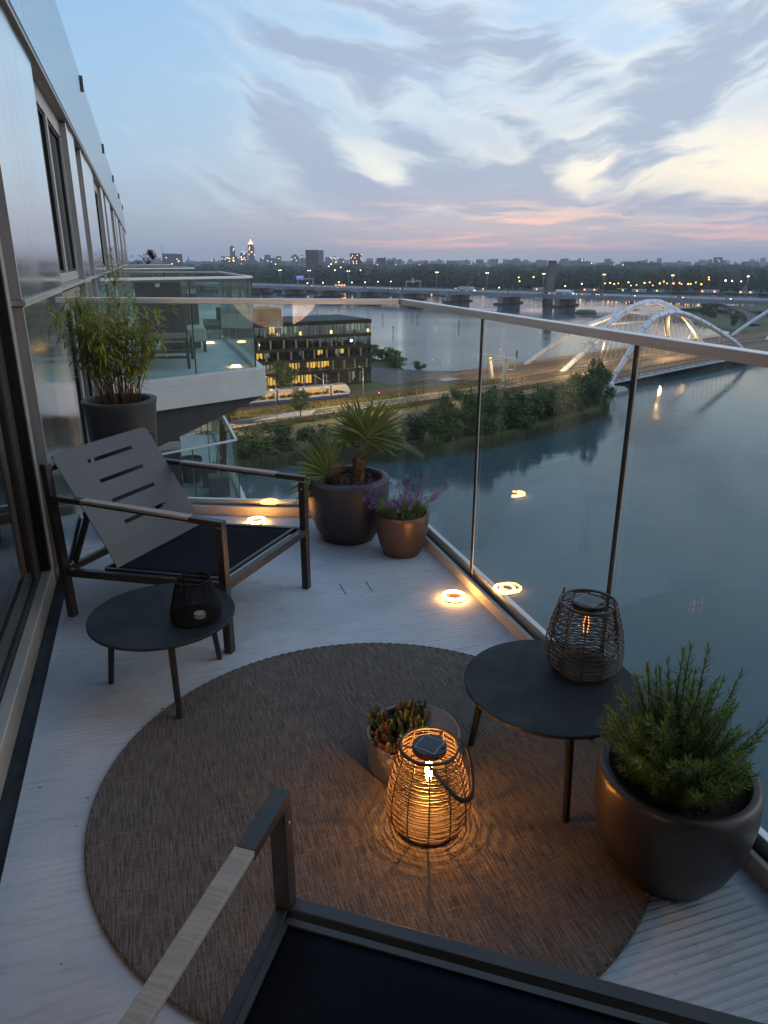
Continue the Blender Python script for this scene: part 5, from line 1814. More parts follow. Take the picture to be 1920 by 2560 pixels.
def tree(label, x, y, z0, h, w_, me, cat='tree', group=None, trunk_h=.35, name='tree'):
    t = thing(name, label, cat, (x, y, z0), tg.random() * 6, group)
    zz = max(v.co.z for v in me.vertices)
    ch = h * (1 - trunk_h)
    mb = MB()
    mb.tube([(0, 0, -.3), (.05, 0, h * .3), (0, .05, h * .62)], [h * .022, h * .016, h * .007], 7)
    for k in range(4):
        a_ = k * 1.6 + tg.random()
        mb.tube([(0, 0, h * (.25 + .07 * k)), (w_ * .25 * math.cos(a_), w_ * .25 * math.sin(a_), h * (.5 + .07 * k))], [h * .009, h * .004], 5)
    mb.build('trunk', M['trunk'], t, True)
    link('crown', me, t, (0, 0, h * trunk_h), (0, 0, tg.random() * 6), (w_ / 2, w_ / 2, ch / zz))
    return t


tree('round young street tree in front of the middle of the tram', 29.5, 150.6, GZ, 6.6, 5.2, crowns[0], group='street trees by the tram stop', trunk_h=.22)
tree('street tree half hidden at the left end of the tram beside the white balcony edge', 14.5, 150., GZ, 6.8, 5.0, crowns[1], group='street trees by the tram stop', trunk_h=.2)
tree('loose street tree in front of the lit lower windows of the office block', 30.5, 176., GZ, 9.5, 6.2, crowns[1], group='street trees by the tram stop', trunk_h=.2)
tree('loose street tree at the left of the lit office windows', 23.5, 175.5, GZ, 9.0, 5.2, crowns[0], group='street trees by the tram stop', trunk_h=.2)
# riverside scrub, each bush on its own
bush_spots = [(6, 122, 5, 6.5), (13, 124.5, 4.2, 6), (19, 126.5, 4.5, 6), (26, 127.5, 3.8, 5), (33, 125, 4.4, 6), (38, 123, 3.4, 4.5), (40, 129, 3.6, 5), (46, 124.5, 5.2, 6.2), (51, 127, 5.8, 6.5), (55, 129.5, 4.6, 5.5), (59.5, 129.5, 7.2, 7), (63, 132, 6.6, 6), (66, 135.5, 6.4, 6.5), (69, 131.5, 5, 5.2), (73, 136, 5.8, 6.2), (77, 139, 5, 5.6), (80, 137.5, 4.2, 5), (84, 141.5, 5.2, 6), (88, 143.5, 5.4, 6), (91, 147, 5, 5.6), (95, 147.5, 6.2, 5.4), (99, 152, 6, 6), (103.5, 155.2, 7.0, 6), (86, 150, 4, 5), (94, 154.5, 4.4, 5), (101, 159.5, 5, 5.5)]
desc = ['low dark bush at the far left of the river bank', 'bush beside the lower balcony corner on the river bank', 'dense bush behind the left palm fronds on the bank', 'bush behind the palm planter on the bank', 'wide bush to the right of the palm on the bank', 'small bush at the water edge behind the lavender', 'bush by the red cycle path behind the palm', 'full bush just right of the glass corner', 'tall bush right of the glass corner beside the thin lamp', 'bush left of the large willow scrub', 'large leaning willow scrub at the water left of the first glass seam', 'tall willow scrub crossing the first glass seam', 'bushy willow scrub right of the first glass seam', 'low scrub at the water below the first glass seam', 'light green bush right of the first glass seam', 'bush in front of the bridge ramp railing', 'low bush among the reeds at the water', 'bush midway between the glass seam and the bridge foot', 'bush under the bridge ramp railing', 'bush hard against the bridge ramp', 'dark bush left of the tall dark tree', 'dark bush behind the tall dark tree', 'bush next to the bridge pier', 'low bush on the slope above the reeds', 'low bush on the slope by the ramp', 'bush at the bridge abutment']
for (x, y, h, w_), d_ in zip(bush_spots, desc):
    tree(d_, x + .9, y - 2.6, GZ - 2.2, h * 1.25 + 1.9, w_ * 1.45, tg.choice(crowns), 'bush', 'bushes on the near river bank', .03, 'bush')
tree('tall dark tree at the waterside left of the bridge pier', 99.2, 146.6, GZ - 1.6, 12.5, 5.6, tallc[0], group='waterside trees', trunk_h=.05)
tree('second dark tree leaning over the water beside the bridge pier', 102.3, 150.4, GZ - 1.6, 11.0, 4.8, tallc[0], group='waterside trees', trunk_h=.05)
tree('feathery willow tree over the water behind the first glass seam', 62.5, 128.0, GZ - 1.4, 10.2, 6.4, tallc[1], group='waterside trees', trunk_h=.06)
tree('feathery tree at the top of the bank left of the first glass seam', 57.5, 134.5, GZ, 8.4, 5.6, tallc[1], group='waterside trees', trunk_h=.06)
for i, (x, y, h, w_) in enumerate(((74.5, 218, 4.5, 7), (76, 225, 5.2, 7), (75, 233, 5.5, 8), (72, 241, 6, 9), (80, 213.5, 3, 5), (69, 235, 4, 6))):
    tree(['low bush at the tip of the point beyond the office block', 'bush on the point right of the office block', 'broad bush on the point behind the glass corner', 'largest bush on the point beside the office block', 'small bush at the railing start beyond the paving', 'bush in the middle of the point by the office'][i], x, y, GZ - .6, h, w_, crowns[i % 3], 'bush', 'bushes on the point by the office', .03, 'bush')
rd = MB()
shore = [(-10, 115.5), (12.6, 119), (24, 123.3), (41, 119.3), (50, 120), (61, 123.8), (70, 127.3), (79, 131.8), (90, 137.6), (97, 141), (104, 149.5)]
for a, b in zip(shore, shore[1:]):
    A_, B_ = Vector((*a, 0)), Vector((*b, 0))
    for k in range(int((B_ - A_).length * 38)):
        t = tg.random()
        p = A_.lerp(B_, t) + Vector((tg.gauss(0, .9), tg.gauss(-.6, 1.0), WZ - .2))
        h = tg.uniform(1.3, 2.9)
        ln = Vector((tg.gauss(0, .18), tg.gauss(0, .18), 1)) * h
        s_ = Vector((tg.gauss(0, 1), tg.gauss(0, 1), 0)).normalized() * tg.uniform(.025, .06)
        rd.add([p - s_, p + s_, p + ln * .6 + s_ * .8, p + ln, p + ln * .6 - s_ * .8], [(0, 1, 2, 3, 4)])
rd.build('reeds', M['reed'], kind='stuff')
gr = MB()
for k in range(14000):                                # tussocks on the verges
    i = tg.randrange(2, len(road) - 1)
    a, b = Vector((*road[i], 0)), Vector((*road[i + 1], 0)) if i + 1 < len(road) else Vector((*road[i], 0))
    t = tg.random()
    d = (b - a).normalized() if (b - a).length > 0 else Vector((1, 0, 0))
    nrm = Vector((-d.y, d.x, 0))
    off = tg.choice((tg.uniform(-8.2, -3.4), tg.uniform(3.6, 10)))
    p = a.lerp(b, t) + nrm * off + Vector((0, 0, GZ))
    h = tg.uniform(.25, .7)
    s_ = Vector((tg.gauss(0, 1), tg.gauss(0, 1), 0)).normalized() * tg.uniform(.08, .2)
    gr.add([p - s_, p + s_, p + Vector((tg.gauss(0, .15), tg.gauss(0, .15), h))], [(0, 1, 2)])
gr.build('verge_grass', M['verge'], kind='stuff')
# ================================================================== ARCH BRIDGE
be = Vector((.917, .398, 0)).normalized()
br = thing('arch_bridge', 'pale steel double arch bridge with tram track and roadways over the river', 'bridge', (120.3, 171.8, GZ), math.atan2(be.y, be.x))
# local x along the deck, local y across (0 = near arch foot, 37 = far edge)
def deckz(x):
    return .9 * math.exp(-((x - 60) / 70) ** 2) - .1


def dstrip(y0, y1, x0, x1, z, name, mt, th=None):
    mb = MB()
    n = 26
    for i in range(n):
        a_, b_ = x0 + (x1 - x0) * i / n, x0 + (x1 - x0) * (i + 1) / n
        za, zb = deckz(a_) + z, deckz(b_) + z
        t_ = th or .01
        mb.add([(a_, y0, za - t_), (b_, y0, zb - t_), (b_, y1, zb - t_), (a_, y1, za - t_), (a_, y0, za), (b_, y0, zb), (b_, y1, zb), (a_, y1, za)], [(3, 2, 1, 0), (4, 5, 6, 7), (0, 1, 5, 4), (2, 3, 7, 6)] + ([(0, 4, 7, 3)] if i == 0 else []) + ([(1, 2, 6, 5)] if i == n - 1 else []))
    return mb.build(name, mt, br)


X0, X1 = -36., 250.
dstrip(.6, 36.6, X0 + 2, X1, -.06, 'deck', M['bside'], 1.0)
dstrip(.7, 5.2, X0 - 6, X1, -.02, 'footway', M['bdeck'])
dstrip(6.2, 13.6, X0 - 4, X1, -.02, 'roadway', M['bdeck'])
dstrip(15.2, 22.0, X0 + 8, X1, .0, 'track_bed', M['ballast'])
dstrip(23.6, 35.8, X0 + 10, X1, -.02, 'roadway', M['bdeck'])
for y in (16.2, 17.7, 19.6, 21.1):
    dstrip(y, y + .09, X0 + 8, X1, .12, 'track_rail', M['steelrail'], .1)
for y in (6.0, 13.8, 23.4, 36.0):
    dstrip(y - .12, y + .12, X0 + 6, X1, .16, 'kerb', M['brail'], .2)
for y, xs, hh in ((.75, X0 - 3, 1.25), (5.6, X0 + 14, .9), (14.5, X0 + 10, 1.0), (22.8, X0 + 10, 1.0), (36.5, X0 - 6, 1.25)):
    mb = MB()
    x = xs
    while x < X1 - 2:
        z = deckz(x)
        mb.box(x, x + .12, y - .06, y + .06, z, z + hh)
        x += 2.1
    nn_ = 40
    for i in range(nn_):
        a_, b_ = xs + (X1 - xs) * i / nn_, xs + (X1 - xs) * (i + 1) / nn_
        mb.beam((a_, y, deckz(a_) + hh), (b_, y, deckz(b_) + hh), .12, .1)
        mb.beam((a_, y, deckz(a_) + hh * .5), (b_, y, deckz(b_) + hh * .5), .07, .07)
        mb.add([(a_, y, deckz(a_) + .1), (b_, y, deckz(b_) + .1), (b_, y, deckz(b_) + hh * .45), (a_, y, deckz(a_) + hh * .45)], [(0, 1, 2, 3)])
    mb.build('railing', M['brail'], br)['kind'] = 'stuff'
ribm = MB()
ribm.add([(-.2, 0, 0), (.2, 0, 0), (.2, 2.2, 0), (-.2, 2.2, 0), (-.2, 0, -.35), (.2, 0, -.35), (.2, 2.4, -1.3), (-.2, 2.4, -1.3)], [(0, 1, 2, 3), (7, 6, 5, 4), (0, 4, 5, 1), (1, 5, 6, 2), (3, 2, 6, 7), (0, 3, 7, 4)])
ro_ = ribm.build('rib', M['arch'], br)
rib_me = ro_.data
bpy.data.objects.remove(ro_)
x = -22.
while x < 230:
    link('rib', rib_me, br, (x, -1.7, deckz(x) - .12))
    x += 4.4
mb = MB()
for i in range(50):
    a_, b_ = -24 + 260 * i / 50, -24 + 260 * (i + 1) / 50
    mb.tube([(a_, -1.6, deckz(a_) - .25), (b_, -1.6, deckz(b_) - .25)], .14, 6, cap=False)
mb.build('edge_tube', M['arch'], br, True)


def arch_tube(name, pts, r0, r1, n=8):
    sp = spline(pts, n)
    m = len(sp)
    rads = [r0 + (r1 - r0) * math.sin(math.pi * i / (m - 1)) for i in range(m)]
    return MB().tube(sp, rads, 14).build(name, M['arch'], br, True), sp


near = [(-.4, -.6, -.6), (6.9, -.4, 5.7), (12, -.2, 10.3), (15.6, 0, 13.5), (22.2, .6, 16.3), (30.5, 1., 17.3), (38, 1., 17.0), (46, .6, 15.3), (56.2, 0, 12.4), (67.5, -.3, 8.7), (77, -.5, 5.4), (88, -.6, .4)]
_, spn = arch_tube('arch', near, .70, .82)
mid = [(5.8, 20, -.4), (12.5, 20, 2.9), (18.5, 20, 5.7), (24.8, 20, 10.2), (30.5, 20, 13.3), (38.5, 20, 16.6), (47.3, 20, 18.5), (54.3, 20, 18.9), (61.6, 20, 18.3), (73.2, 20, 15.2), (81.7, 20, 11.4), (90, 20, 6.2), (99, 20, -.4)]
_, spm = arch_tube('arch', mid, .78, 1.0)
farl = [(8.8, 37.2, -.4), (15.5, 33.5, 4.6), (24.2, 28, 10.9), (31.5, 24, 13.9), (38.5, 20.2, 16.5)]
_, spf = arch_tube('arch_leg', farl, .72, .8)
farr = [(64, 20.2, 17.6), (74, 24, 14.4), (84, 29, 10.2), (95, 34, 4.4), (102, 37.2, -.4)]
_, spf2 = arch_tube('arch_leg', farr, .72, .8)
arch_tube('arch', [(148.2 + p[0], p[1], p[2]) for p in mid], .78, 1.0)
arch_tube('arch_leg', [(148.2 + p[0], p[1], p[2]) for p in farl], .72, .8)


def at_x(sp, x):
    for a, b in zip(sp, sp[1:]):
        if min(a.x, b.x) <= x <= max(a.x, b.x) and a.x != b.x:
            return a.lerp(b, (x - a.x) / (b.x - a.x))
    return sp[-1]


cl = MB()
for sp_c, rr_c in ((spn, .86), (spm, 1.0), (spf, .84)):
    for i_ in range(4, len(sp_c) - 1, 5):
        d_ = (sp_c[i_ + 1] - sp_c[i_]).normalized()
        cl.tube([sp_c[i_] - d_ * .12, sp_c[i_] + d_ * .12], rr_c + .06, 12)
cl.build('collar', M['bside'], br)['kind'] = 'stuff'
for xa, xb in ((20, 30), (24, 38.5), (30, 38.5), (30, 47), (38, 47), (38, 54), (46, 60), (38, 60), (50, 66), (54, 66)):
    mb = MB()
    mb.tube([at_x(spn, xa), at_x(spm, xb)], .22, 8)
    mb.build('brace', M['arch'], br, True)
hg = MB().tube([(0, 0, 0), (0, 0, 1)], .034, 5)
ho = hg.build('hanger', M['portal'], br)
hang_me = ho.data
bpy.data.objects.remove(ho)


def hanger(p0, p1):
    d = Vector(p1) - Vector(p0)
    link('hanger', hang_me, br, p0, d.to_track_quat('Z', 'Y').to_euler(), (1, 1, d.length))


x = 9.
while x < 86:
    p = at_x(spn, x)
    hanger((x, .4, deckz(x)), p)
    if x > 14:
        hanger((x + 8, 14.4, deckz(x + 8)), at_x(spm, x + 8))
        hanger((x + 9.5, 22.9, deckz(x + 9.5)), at_x(spm, x + 9.5))
    if 14 < x < 36:
        hanger((x, 36.3, deckz(x)), at_x(spf, x))
    x += 3.1
x = 166.
while x < 225:
    hanger((x, 22.8, deckz(x)), at_x([Vector((148.2 + p.x, p.y, p.z)) for p in spm], x))
    if x < 182:
        hanger((x, 36.3, deckz(x)), at_x([Vector((148.2 + p.x, p.y, p.z)) for p in spf], x))
    x += 4.
for xc, yy, nm in ((0, -1.2, 'pier'), (100, -1.0, 'pier'), (148, -1.0, 'pier')):
    mb = MB()
    mb.add([(xc - 3.2, yy - 2.6, -1.0), (xc + 3.8, yy - 2.0, -1.0), (xc + 3.0, yy + 38, -1.1), (xc - 3.0, yy + 38, -1.1), (xc - 4.4, yy - 5, -4), (xc + 7.5, yy - 4, -4), (xc + 5, yy + 41, -4), (xc - 4.4, yy + 41, -4)], [(0, 1, 2, 3), (7, 6, 5, 4), (0, 4, 5, 1), (1, 5, 6, 2), (2, 6, 7, 3), (3, 7, 4, 0)])
    mb.build(nm, M['pier'], br, bevel=.25)
    MB().tube([(xc - .6, yy + .5, -1.2), (xc - .2, yy + .5, .6)], [2.0, 1.1], 10).build('arch_shoe', M['arch'], br, True)
mb = MB()
for j in range(5):
    mb.tube([(70 + j * 1.6, 3., -2.4), (70 + j * 1.6, 3., -.9)], .35, 8)
mb.box(67, 81, 1.5, 2.2, -1.75, -1.55)
mb.build('fender', M['hdark'], br)
MB().box(96, 122, -4.6, -4.2, -1.1, -.8).build('pale_beam', M['white'], br)
# lamps low on the bridge that warm the deck
for k, (x, y) in enumerate(((4, 15), (30, 22), (58, 15), (84, 22))):
    l_ = bpy.data.lights.new('bridge_light', 'POINT')
    l_.energy = 4200
    l_.color = (1., .60, .25)
    l_.shadow_soft_size = .2
    ob = bpy.data.objects.new('bridge_light', l_)
    C.objects.link(ob)
    ob.parent = br
    ob.location = (x, y, 6.)
for k, x in enumerate((18, 42, 62)):                  # overhead wire frames in the arch
    mb = MB()
    for yy in (16.9, 20.3):
        mb.beam((x, yy, deckz(x) + 5.4), (x, yy, deckz(x) + 7.2), .12, .12, (1, 0, 0))
        mb.beam((x - 1.4, yy, deckz(x) + 5.5), (x + 1.4, yy, deckz(x) + 5.7), .1, .1)
    mb.beam((x, 15.5, deckz(x) + 7.2), (x, 22, deckz(x) + 7.2), .14, .14)
    mb.beam((x, 18.6, deckz(x) + 7.2), at_x(spm, x + 4) , .14, .14)
    mb.build('wire_frame', M['pole'], br)

# ================================================================== HIGHWAY BRIDGE
hw = thing('highway_bridge', 'long grey concrete highway bridge on brown piers across the river', 'bridge', (162., 716., 0), math.atan2(-.827, .562))
# local x along towards the right of the picture, local y = away (+) ; near face at 0
HD = -23.4
hd = MB()
hd.box(-420, 470, .3, 38, HD - 1.0, HD)
hd.box(-420, 470, 0, .5, HD - .7, HD + .75)
hd.box(-420, 470, 37.6, 38.1, HD - .7, HD + .75)
hd.build('deck', M['hconc'], hw)
n = 0
for k in range(-8, 10):
    x0, x1 = k * 50., k * 50 + 49.7
    mb = MB()
    mb.add([(x0, .6, HD - 3.3), (x0 + 14, .6, HD - 2.3), (x1 - 14, .6, HD - 2.3), (x1, .6, HD - 3.3), (x1, .6, HD - 1), (x0, .6, HD - 1),
            (x0, 17, HD - 3.3), (x0 + 14, 17, HD - 2.3), (x1 - 14, 17, HD - 2.3), (x1, 17, HD - 3.3), (x1, 17, HD - 1), (x0, 17, HD - 1)],
           [(0, 1, 2, 3, 4, 5), (11, 10, 9, 8, 7, 6), (0, 6, 7, 1), (1, 7, 8, 2), (2, 8, 9, 3)])
    mb.build('girder', M['hconc'], hw)
    if k < 6:
        mb = MB()
        mb.box(x0 - 2.2, x0 + 2.2, 2, 15, WZ + 1.2, HD - 2.6)
        mb.box(x0 - 2.2, x0 + 2.2, 20.5, 33, WZ + 1.2, HD - 1.02)
        pr2 = mb.build('pier', M['hpier'], hw)
        MB().box(x0 - 3.6, x0 + 3.6, -2, 36, WZ - .5, WZ + 1.25).build('pier_base', M['hdark'], pr2)
        MB().box(x0 - 1.1, x0 + 1.1, -.25, .3, HD - 3.6, HD + .2).build('expansion_rib', M['hconc'], pr2)
mb = MB()
x = -420.
while x < 470:
    mb.box(x, x + .12, .15, .3, HD + .75, HD + 1.75)
    mb.box(x, x + .12, 37.7, 37.85, HD + .75, HD + 1.75)
    x += 2.5
for z in (HD + 1.1, HD + 1.7):
    mb.box(-420, 470, .18, .26, z, z + .09)
    mb.box(-420, 470, 37.73, 37.8, z, z + .09)
mb.build('railing', M['hrail'], hw)['kind'] = 'stuff'
rp = thing('slip_road', 'curving slip road with fence dropping off the highway at the right', 'road', (0, 0, 0))
rpts = [(345, 520, -24.6), (372, 470, -24.8), (378, 430, -26.2), (362, 385, -27.8), (335, 345, -29.3), (310, 318, -30.4)]
sp = spline(rpts, 8)
mb = MB()
vs = []
for i, p in enumerate(sp):
    d = (sp[min(i + 1, len(sp) - 1)] - sp[max(0, i - 1)])
    nr = Vector((d.y, -d.x, 0)).normalized() * 3.2
    vs += [p - nr, p + nr, p - nr + Vector((0, 0, -.8)), p + nr + Vector((0, 0, -.8))]
mb.add(vs, [f for i in range(len(sp) - 1) for f in ((4 * i, 4 * i + 4, 4 * i + 5, 4 * i + 1), (4 * i + 2, 4 * i + 3, 4 * i + 7, 4 * i + 6), (4 * i, 4 * i + 2, 4 * i + 6, 4 * i + 4), (4 * i + 1, 4 * i + 5, 4 * i + 7, 4 * i + 3))])
mb.build('deck', M['asphalt'], rp)
mb = MB()
for i in range(len(sp) - 1):
    for o in (0, 1):
        a_, b_ = Vector(vs[4 * i + o]), Vector(vs[4 * i + 4 + o])
        mb.beam(a_ + Vector((0, 0, .9)), b_ + Vector((0, 0, .9)), .12, .12)
        for j in range(3):
            q_ = a_.lerp(b_, j / 3)
            mb.box(q_.x - .06, q_.x + .06, q_.y - .06, q_.y + .06, q_.z, q_.z + .9)
mb.build('railing', M['hrail'], rp)['kind'] = 'stuff'

H = lambda x, y, z=HD: hw.matrix_basis @ Vector((x, y, z))
bpy.context.view_layer.update()
hrot = math.atan2(-.827, .562)


def hlamp(x, label, y=19.):
    p = H(x, y)
    t = thing('highway_lamp', label, 'street lamp', p, hrot, 'tall lamps along the highway bridge')
    MB().tube([(0, 0, 0), (0, 0, 15)], [.24, .14], 6).build('pole', M['pole'], t, True)
    mb = MB()
    mb.beam((0, -1.4, 15.1), (0, 1.4, 15.1), .1, .1)
    mb.build('arm', M['pole'], t)
    for yy in (-1.5, 1.5):
        MB().lathe([(0, -.28), (.42, -.18), (.5, 0), (.35, .16), (0, .2)], 10, (0, yy, 15.1)).build('lamp', M['lampw'] if yy < 0 else M['lampon'], t, True)


for x, d_ in zip((-71, -29, 23, 126, 177, 229, 279, 330, 380), ('at the far left beside the blue sign', 'left of the small lit house', 'right of the small lit house', 'left of the chimney in front of the wood', 'beside the long grey truck', 'right of the chimney', 'above the white tanker', 'over the lit moorings', 'farthest right over the wide water')):
    hlamp(x, 'tall highway lamp ' + d_)
for xa, label, sg in ((-30, 'highway sign gantry with the blue direction sign', True), (104, 'bare highway sign gantry near the middle of the bridge', False)):
    p = H(xa, 3)
    t = thing('sign_gantry', label, 'gantry', p, hrot, 'sign gantries on the highway bridge')
    for yy in (0, 22):
        mb = MB()
        mb.beam((-1.2, yy, 0), (0, yy, 7), .4, .4)
        mb.beam((1.2, yy, 0), (0, yy, 7), .4, .4)
        mb.build('leg', M['pole'], t)
    MB().beam((0, -1, 7.2), (0, 23, 7.2), .9, .9).build('crossbeam', M['pole'], t)
    if sg:
        bs = MB().box(-.7, -.5, -1.5, 9., 6.4, 10.4).build('direction_sign', M['sign'], t)
        mb = MB()
        for r_ in range(2):
            for j in range(7):
                y0 = -.6 + j * 1.3
                mb.box(-.74, -.705, y0, y0 + .8, 7.1 + r_ * 1.7, 7.7 + r_ * 1.7)
                mb.box(.7 - 1.2, -.46, y0, y0 + .8, 7.1 + r_ * 1.7, 7.7 + r_ * 1.7)
        mb.build('sign_print', M['lit2'], bs)
    else:
        MB().box(-.5, .5, 9, 11.5, 5.6, 10.).build('sign_back', M['hconc'], t)


def vehicle(kind, x, y, label, col=0, rev=False, lights=None):
    p = H(x, y)
    t = thing({'car': 'car', 'truck': 'truck', 'tanker': 'tanker_truck'}[kind], label, {'car': 'car', 'truck': 'truck', 'tanker': 'truck'}[kind], p, hrot + (math.pi if rev else 0), 'vehicles on the highway bridge')
    if kind == 'car':
        mb = MB()
        pr_ = [(-2.1, .35), (2.1, .35), (2.15, .75), (1.2, .92), (.55, 1.42), (-1.1, 1.45), (-1.8, .95), (-2.15, .85)]
        mb.add([(a_, s_ * .85, z) for s_ in (-1, 1) for a_, z in pr_], [tuple(range(8)), tuple(range(15, 7, -1))] + [(i, (i + 1) % 8, 8 + (i + 1) % 8, 8 + i) for i in range(8)])
        mb.build('body', M['carp'][col], t, bevel=.08)
        MB().box(-1.2, .75, -.87, .87, .98, 1.36).build('window', M['cglass'], t)
        for xx in (-1.3, 1.35):
            MB().tube([(xx, -.88, .34), (xx, .88, .34)], .34, 12).build('wheel', M['tyre'], t)
        for yy in (-.6, .6):
            MB().box(2.1, 2.22, yy - .2, yy + .2, .6, .8).build('headlight', M['headl'], t)
            MB().box(-2.25, -2.1, yy - .22, yy + .22, .7, .95).build('tail_light', M['redl'], t)
    else:
        MB().box(4.4, 6.6, -1.25, 1.25, .6, 3.2).build('cab', M['carp'][2], t, bevel=.15)
        MB().box(6.0, 6.62, -1.1, 1.1, 1.9, 2.8).build('window', M['cglass'], t)
        if kind == 'truck':
            MB().box(-8, 4.1, -1.3, 1.3, 1.1, 4.0).build('trailer', M['boat'], t, bevel=.06)
        else:
            MB().tube([(-8, 0, 2.4), (-7.7, 0, 2.4), (3.8, 0, 2.4), (4.1, 0, 2.4)], [.7, 1.35, 1.35, .7], 16).build('tank', M['carp'][2], t, True)
        for xx in (-6.8, -5.4, -4., 2.2, 5.4):
            MB().tube([(xx, -1.25, .5), (xx, 1.25, .5)], .5, 12).build('wheel', M['tyre'], t)
        for yy in (-.8, .8):
            MB().box(6.6, 6.7, yy - .2, yy + .2, .9, 1.2).build('headlight', M['headl'], t)
            MB().box(-8.1, -8.01, yy - .2, yy + .2, 1.1, 1.4).build('tail_light', M['redl'], t)


vehicle('truck', 164, 10, 'grey box truck on the highway bridge left of the chimney')
vehicle('tanker', 254, 7, 'white tanker truck on the highway bridge right of the chimney')
for i, (x, y, c_, rev) in enumerate(((205, 6, 0, True), (237, 10, 1, False), (233, 14, 3, False), (266, 6, 2, True), (276, 10, 1, False), (284, 6, 0, True), (306, 8, 2, False), (23, 6, 0, True), (51, 10, 1, True), (82, 6, 2, True), (91, 10, 0, True), (98, 6, 1, True), (-1, 8, 0, True), (-20, 10, 3, False), (340, 8, 0, False), (372, 6, 2, False))):
    vehicle('car', x, y, 'car on the highway bridge ' + ('under the chimney', 'black with red lights between chimney and tanker', 'red just behind the dark one near the chimney', 'white right behind the tanker', 'black ahead of the tanker with red lights', 'silver right of the tanker', 'white near the arch bridge crown', 'silver before the small lit house', 'dark between lit house and gantry', 'white left of the bare gantry', 'silver close by the bare gantry', 'black at the foot of the bare gantry', 'silver near the lit house on its left', 'red below the blue sign', 'silver over the arch of the pale bridge', 'white at the far right end')[i], c_, rev)
ch = thing('chimney', 'tall square concrete chimney standing behind the highway bridge', 'chimney', H(222, 44, WZ))
MB().add([(-3.4, -3, 0), (3.4, -3, 0), (3.4, 3, 0), (-3.4, 3, 0), (-2.3 + 2.2, -2.2, 33.5), (4.4, -2.2, 33.5), (4.4, 2.2, 33.5), (-.1, 2.2, 33.5)], [(3, 2, 1, 0), (4, 5, 6, 7), (0, 1, 5, 4), (1, 2, 6, 5), (2, 3, 7, 6), (3, 0, 4, 7)]).build('shaft', M['chim'], ch)
MB().box(-.3, 4.6, -2.4, 2.4, 33.51, 34.1).build('cap', M['hdark'], ch)

# ================================================================== THE FAR SHORE
def shore_lamp(p, label, mt='lampo', s=.75, water=WZ + 1.2):
    t = thing('shore_lamp', label, 'street lamp', (p[0], p[1], p[2]), 0, 'lamps along the far shore')
    MB().tube([(0, 0, -.3), (0, 0, water - p[2])], .10, 4).build('pole', M['pdark'], t)
    MB().lathe([(0, -s), (s * .8, -s * .5), (s, 0), (s * .8, s * .5), (0, s)], 8).build('lamp', M[mt], t, True)


L1 = [(493.6, 728.5, -22.4), (498.0, 725.5, -21.8), (501.7, 723.0, -22.9), (505.2, 720.5, -22.3), (513.9, 714.4, -21.1), (516.4, 712.6, -24.3), (521.0, 709.2, -23.7), (527.6, 704.3, -21.5), (531.8, 701.2, -20.9), (534.6, 699.0, -24.0), (540.2, 694.7, -21.8), (543.3, 692.3, -19.9), (546.1, 690.1, -21.7), (551.2, 686.0, -21.7), (555.9, 682.2, -21.1), (557.6, 680.8, -22.3), (562.7, 676.6, -22.0), (564.7, 675.0, -22.0), (568.4, 671.8, -20.4), (572.8, 668.1, -22.1), (577.7, 663.8, -15.2), (578.0, 663.6, -17.3), (590.3, 652.7, -18.1), (595.0, 648.4, -18.4), (601.4, 642.4, -18.8)]
ORD = 'first second third fourth fifth sixth seventh eighth ninth tenth eleventh twelfth thirteenth fourteenth fifteenth sixteenth seventeenth eighteenth nineteenth twentieth'.split()
no = nw = 0
for i, p in enumerate(L1):
    if p[0] > 585:
        lab = ORD[nw] + ' white lamp from the left on the bare bank right of the moorings'
        nw += 1
    elif p[2] > -18:
        lab = ('upper' if p[2] > -16 else 'lower') + ' lamp of the pair high in the trees right of the moorings'
    else:
        lab = ORD[no] + ' orange lamp from the left in the row over the moorings'
        no += 1
    shore_lamp(p, lab, ('lampw' if p[0] > 585 else 'lampo'), (.55, .8, .65)[i % 3])
L2 = [(401.2, 805.6, -28.6), (421.9, 795.0, -21.4), (420.7, 795.6, -17.1), (435.8, 787.4, -16.6), (451.1, 778.8, -16.3), (467.5, 769.0, -26.3), (483.3, 759.2, -23.7)]
for p, d_ in zip(L2, ('low by the houseboat left of the chimney', 'close on the left of the chimney', 'above the other one close left of the chimney', 'just right of the chimney at the wood', 'second right of the chimney at the wood', 'low at the water right of the chimney', 'by the white houseboat left of the moorings')):
    shore_lamp(p, 'shore lamp ' + d_, 'lampon', .65)
L3 = [(186.7, 880.4, -24.2), (204.6, 876.4, -23.7), (222.9, 872.0, -23.1), (237.9, 868.0, -23.4), (253.1, 863.7, -23.1), (267.9, 859.2, -22.5), (282.5, 854.5, -22.3), (218.8, 873.0, -9.5), (248.0, 865.2, -9.7), (214.5, 874.1, -2.8), (225.4, 871.3, -6.3), (211.7, 874.8, -5.2)]
for i, p in enumerate(L3):
    shore_lamp(p, (ORD[i] + ' white lamp from the left in the row on the far bank behind the highway') if i < 7 else 'yellow lamp ' + ('in the wood above the small lit house', 'in the wood right of the small lit house', 'highest among the houses right of the big brown tower', 'under the dark brick tower in the wood', 'beside the highest one right of the big brown tower')[i - 7], 'lampw' if i < 7 else 'lampon', .55)
hs = thing('lit_house', 'small flat brick house with glowing windows and four masts behind the highway', 'house', (214, 833, -31), R(-14))
MB().box(-7.5, 7.5, 0, 8, 0, 7.2).build('wall', M['brickw'], hs)
MB().box(-8, 8, -.3, 8.3, 7.21, 7.9).build('roof', M['roofc'], hs)
for x in (-5.2, -1.6, 1.2, 4.4):
    MB().box(x, x + 2.0, -.12, -.02, 1.6, 6.2).build('window', M['lit'], hs)
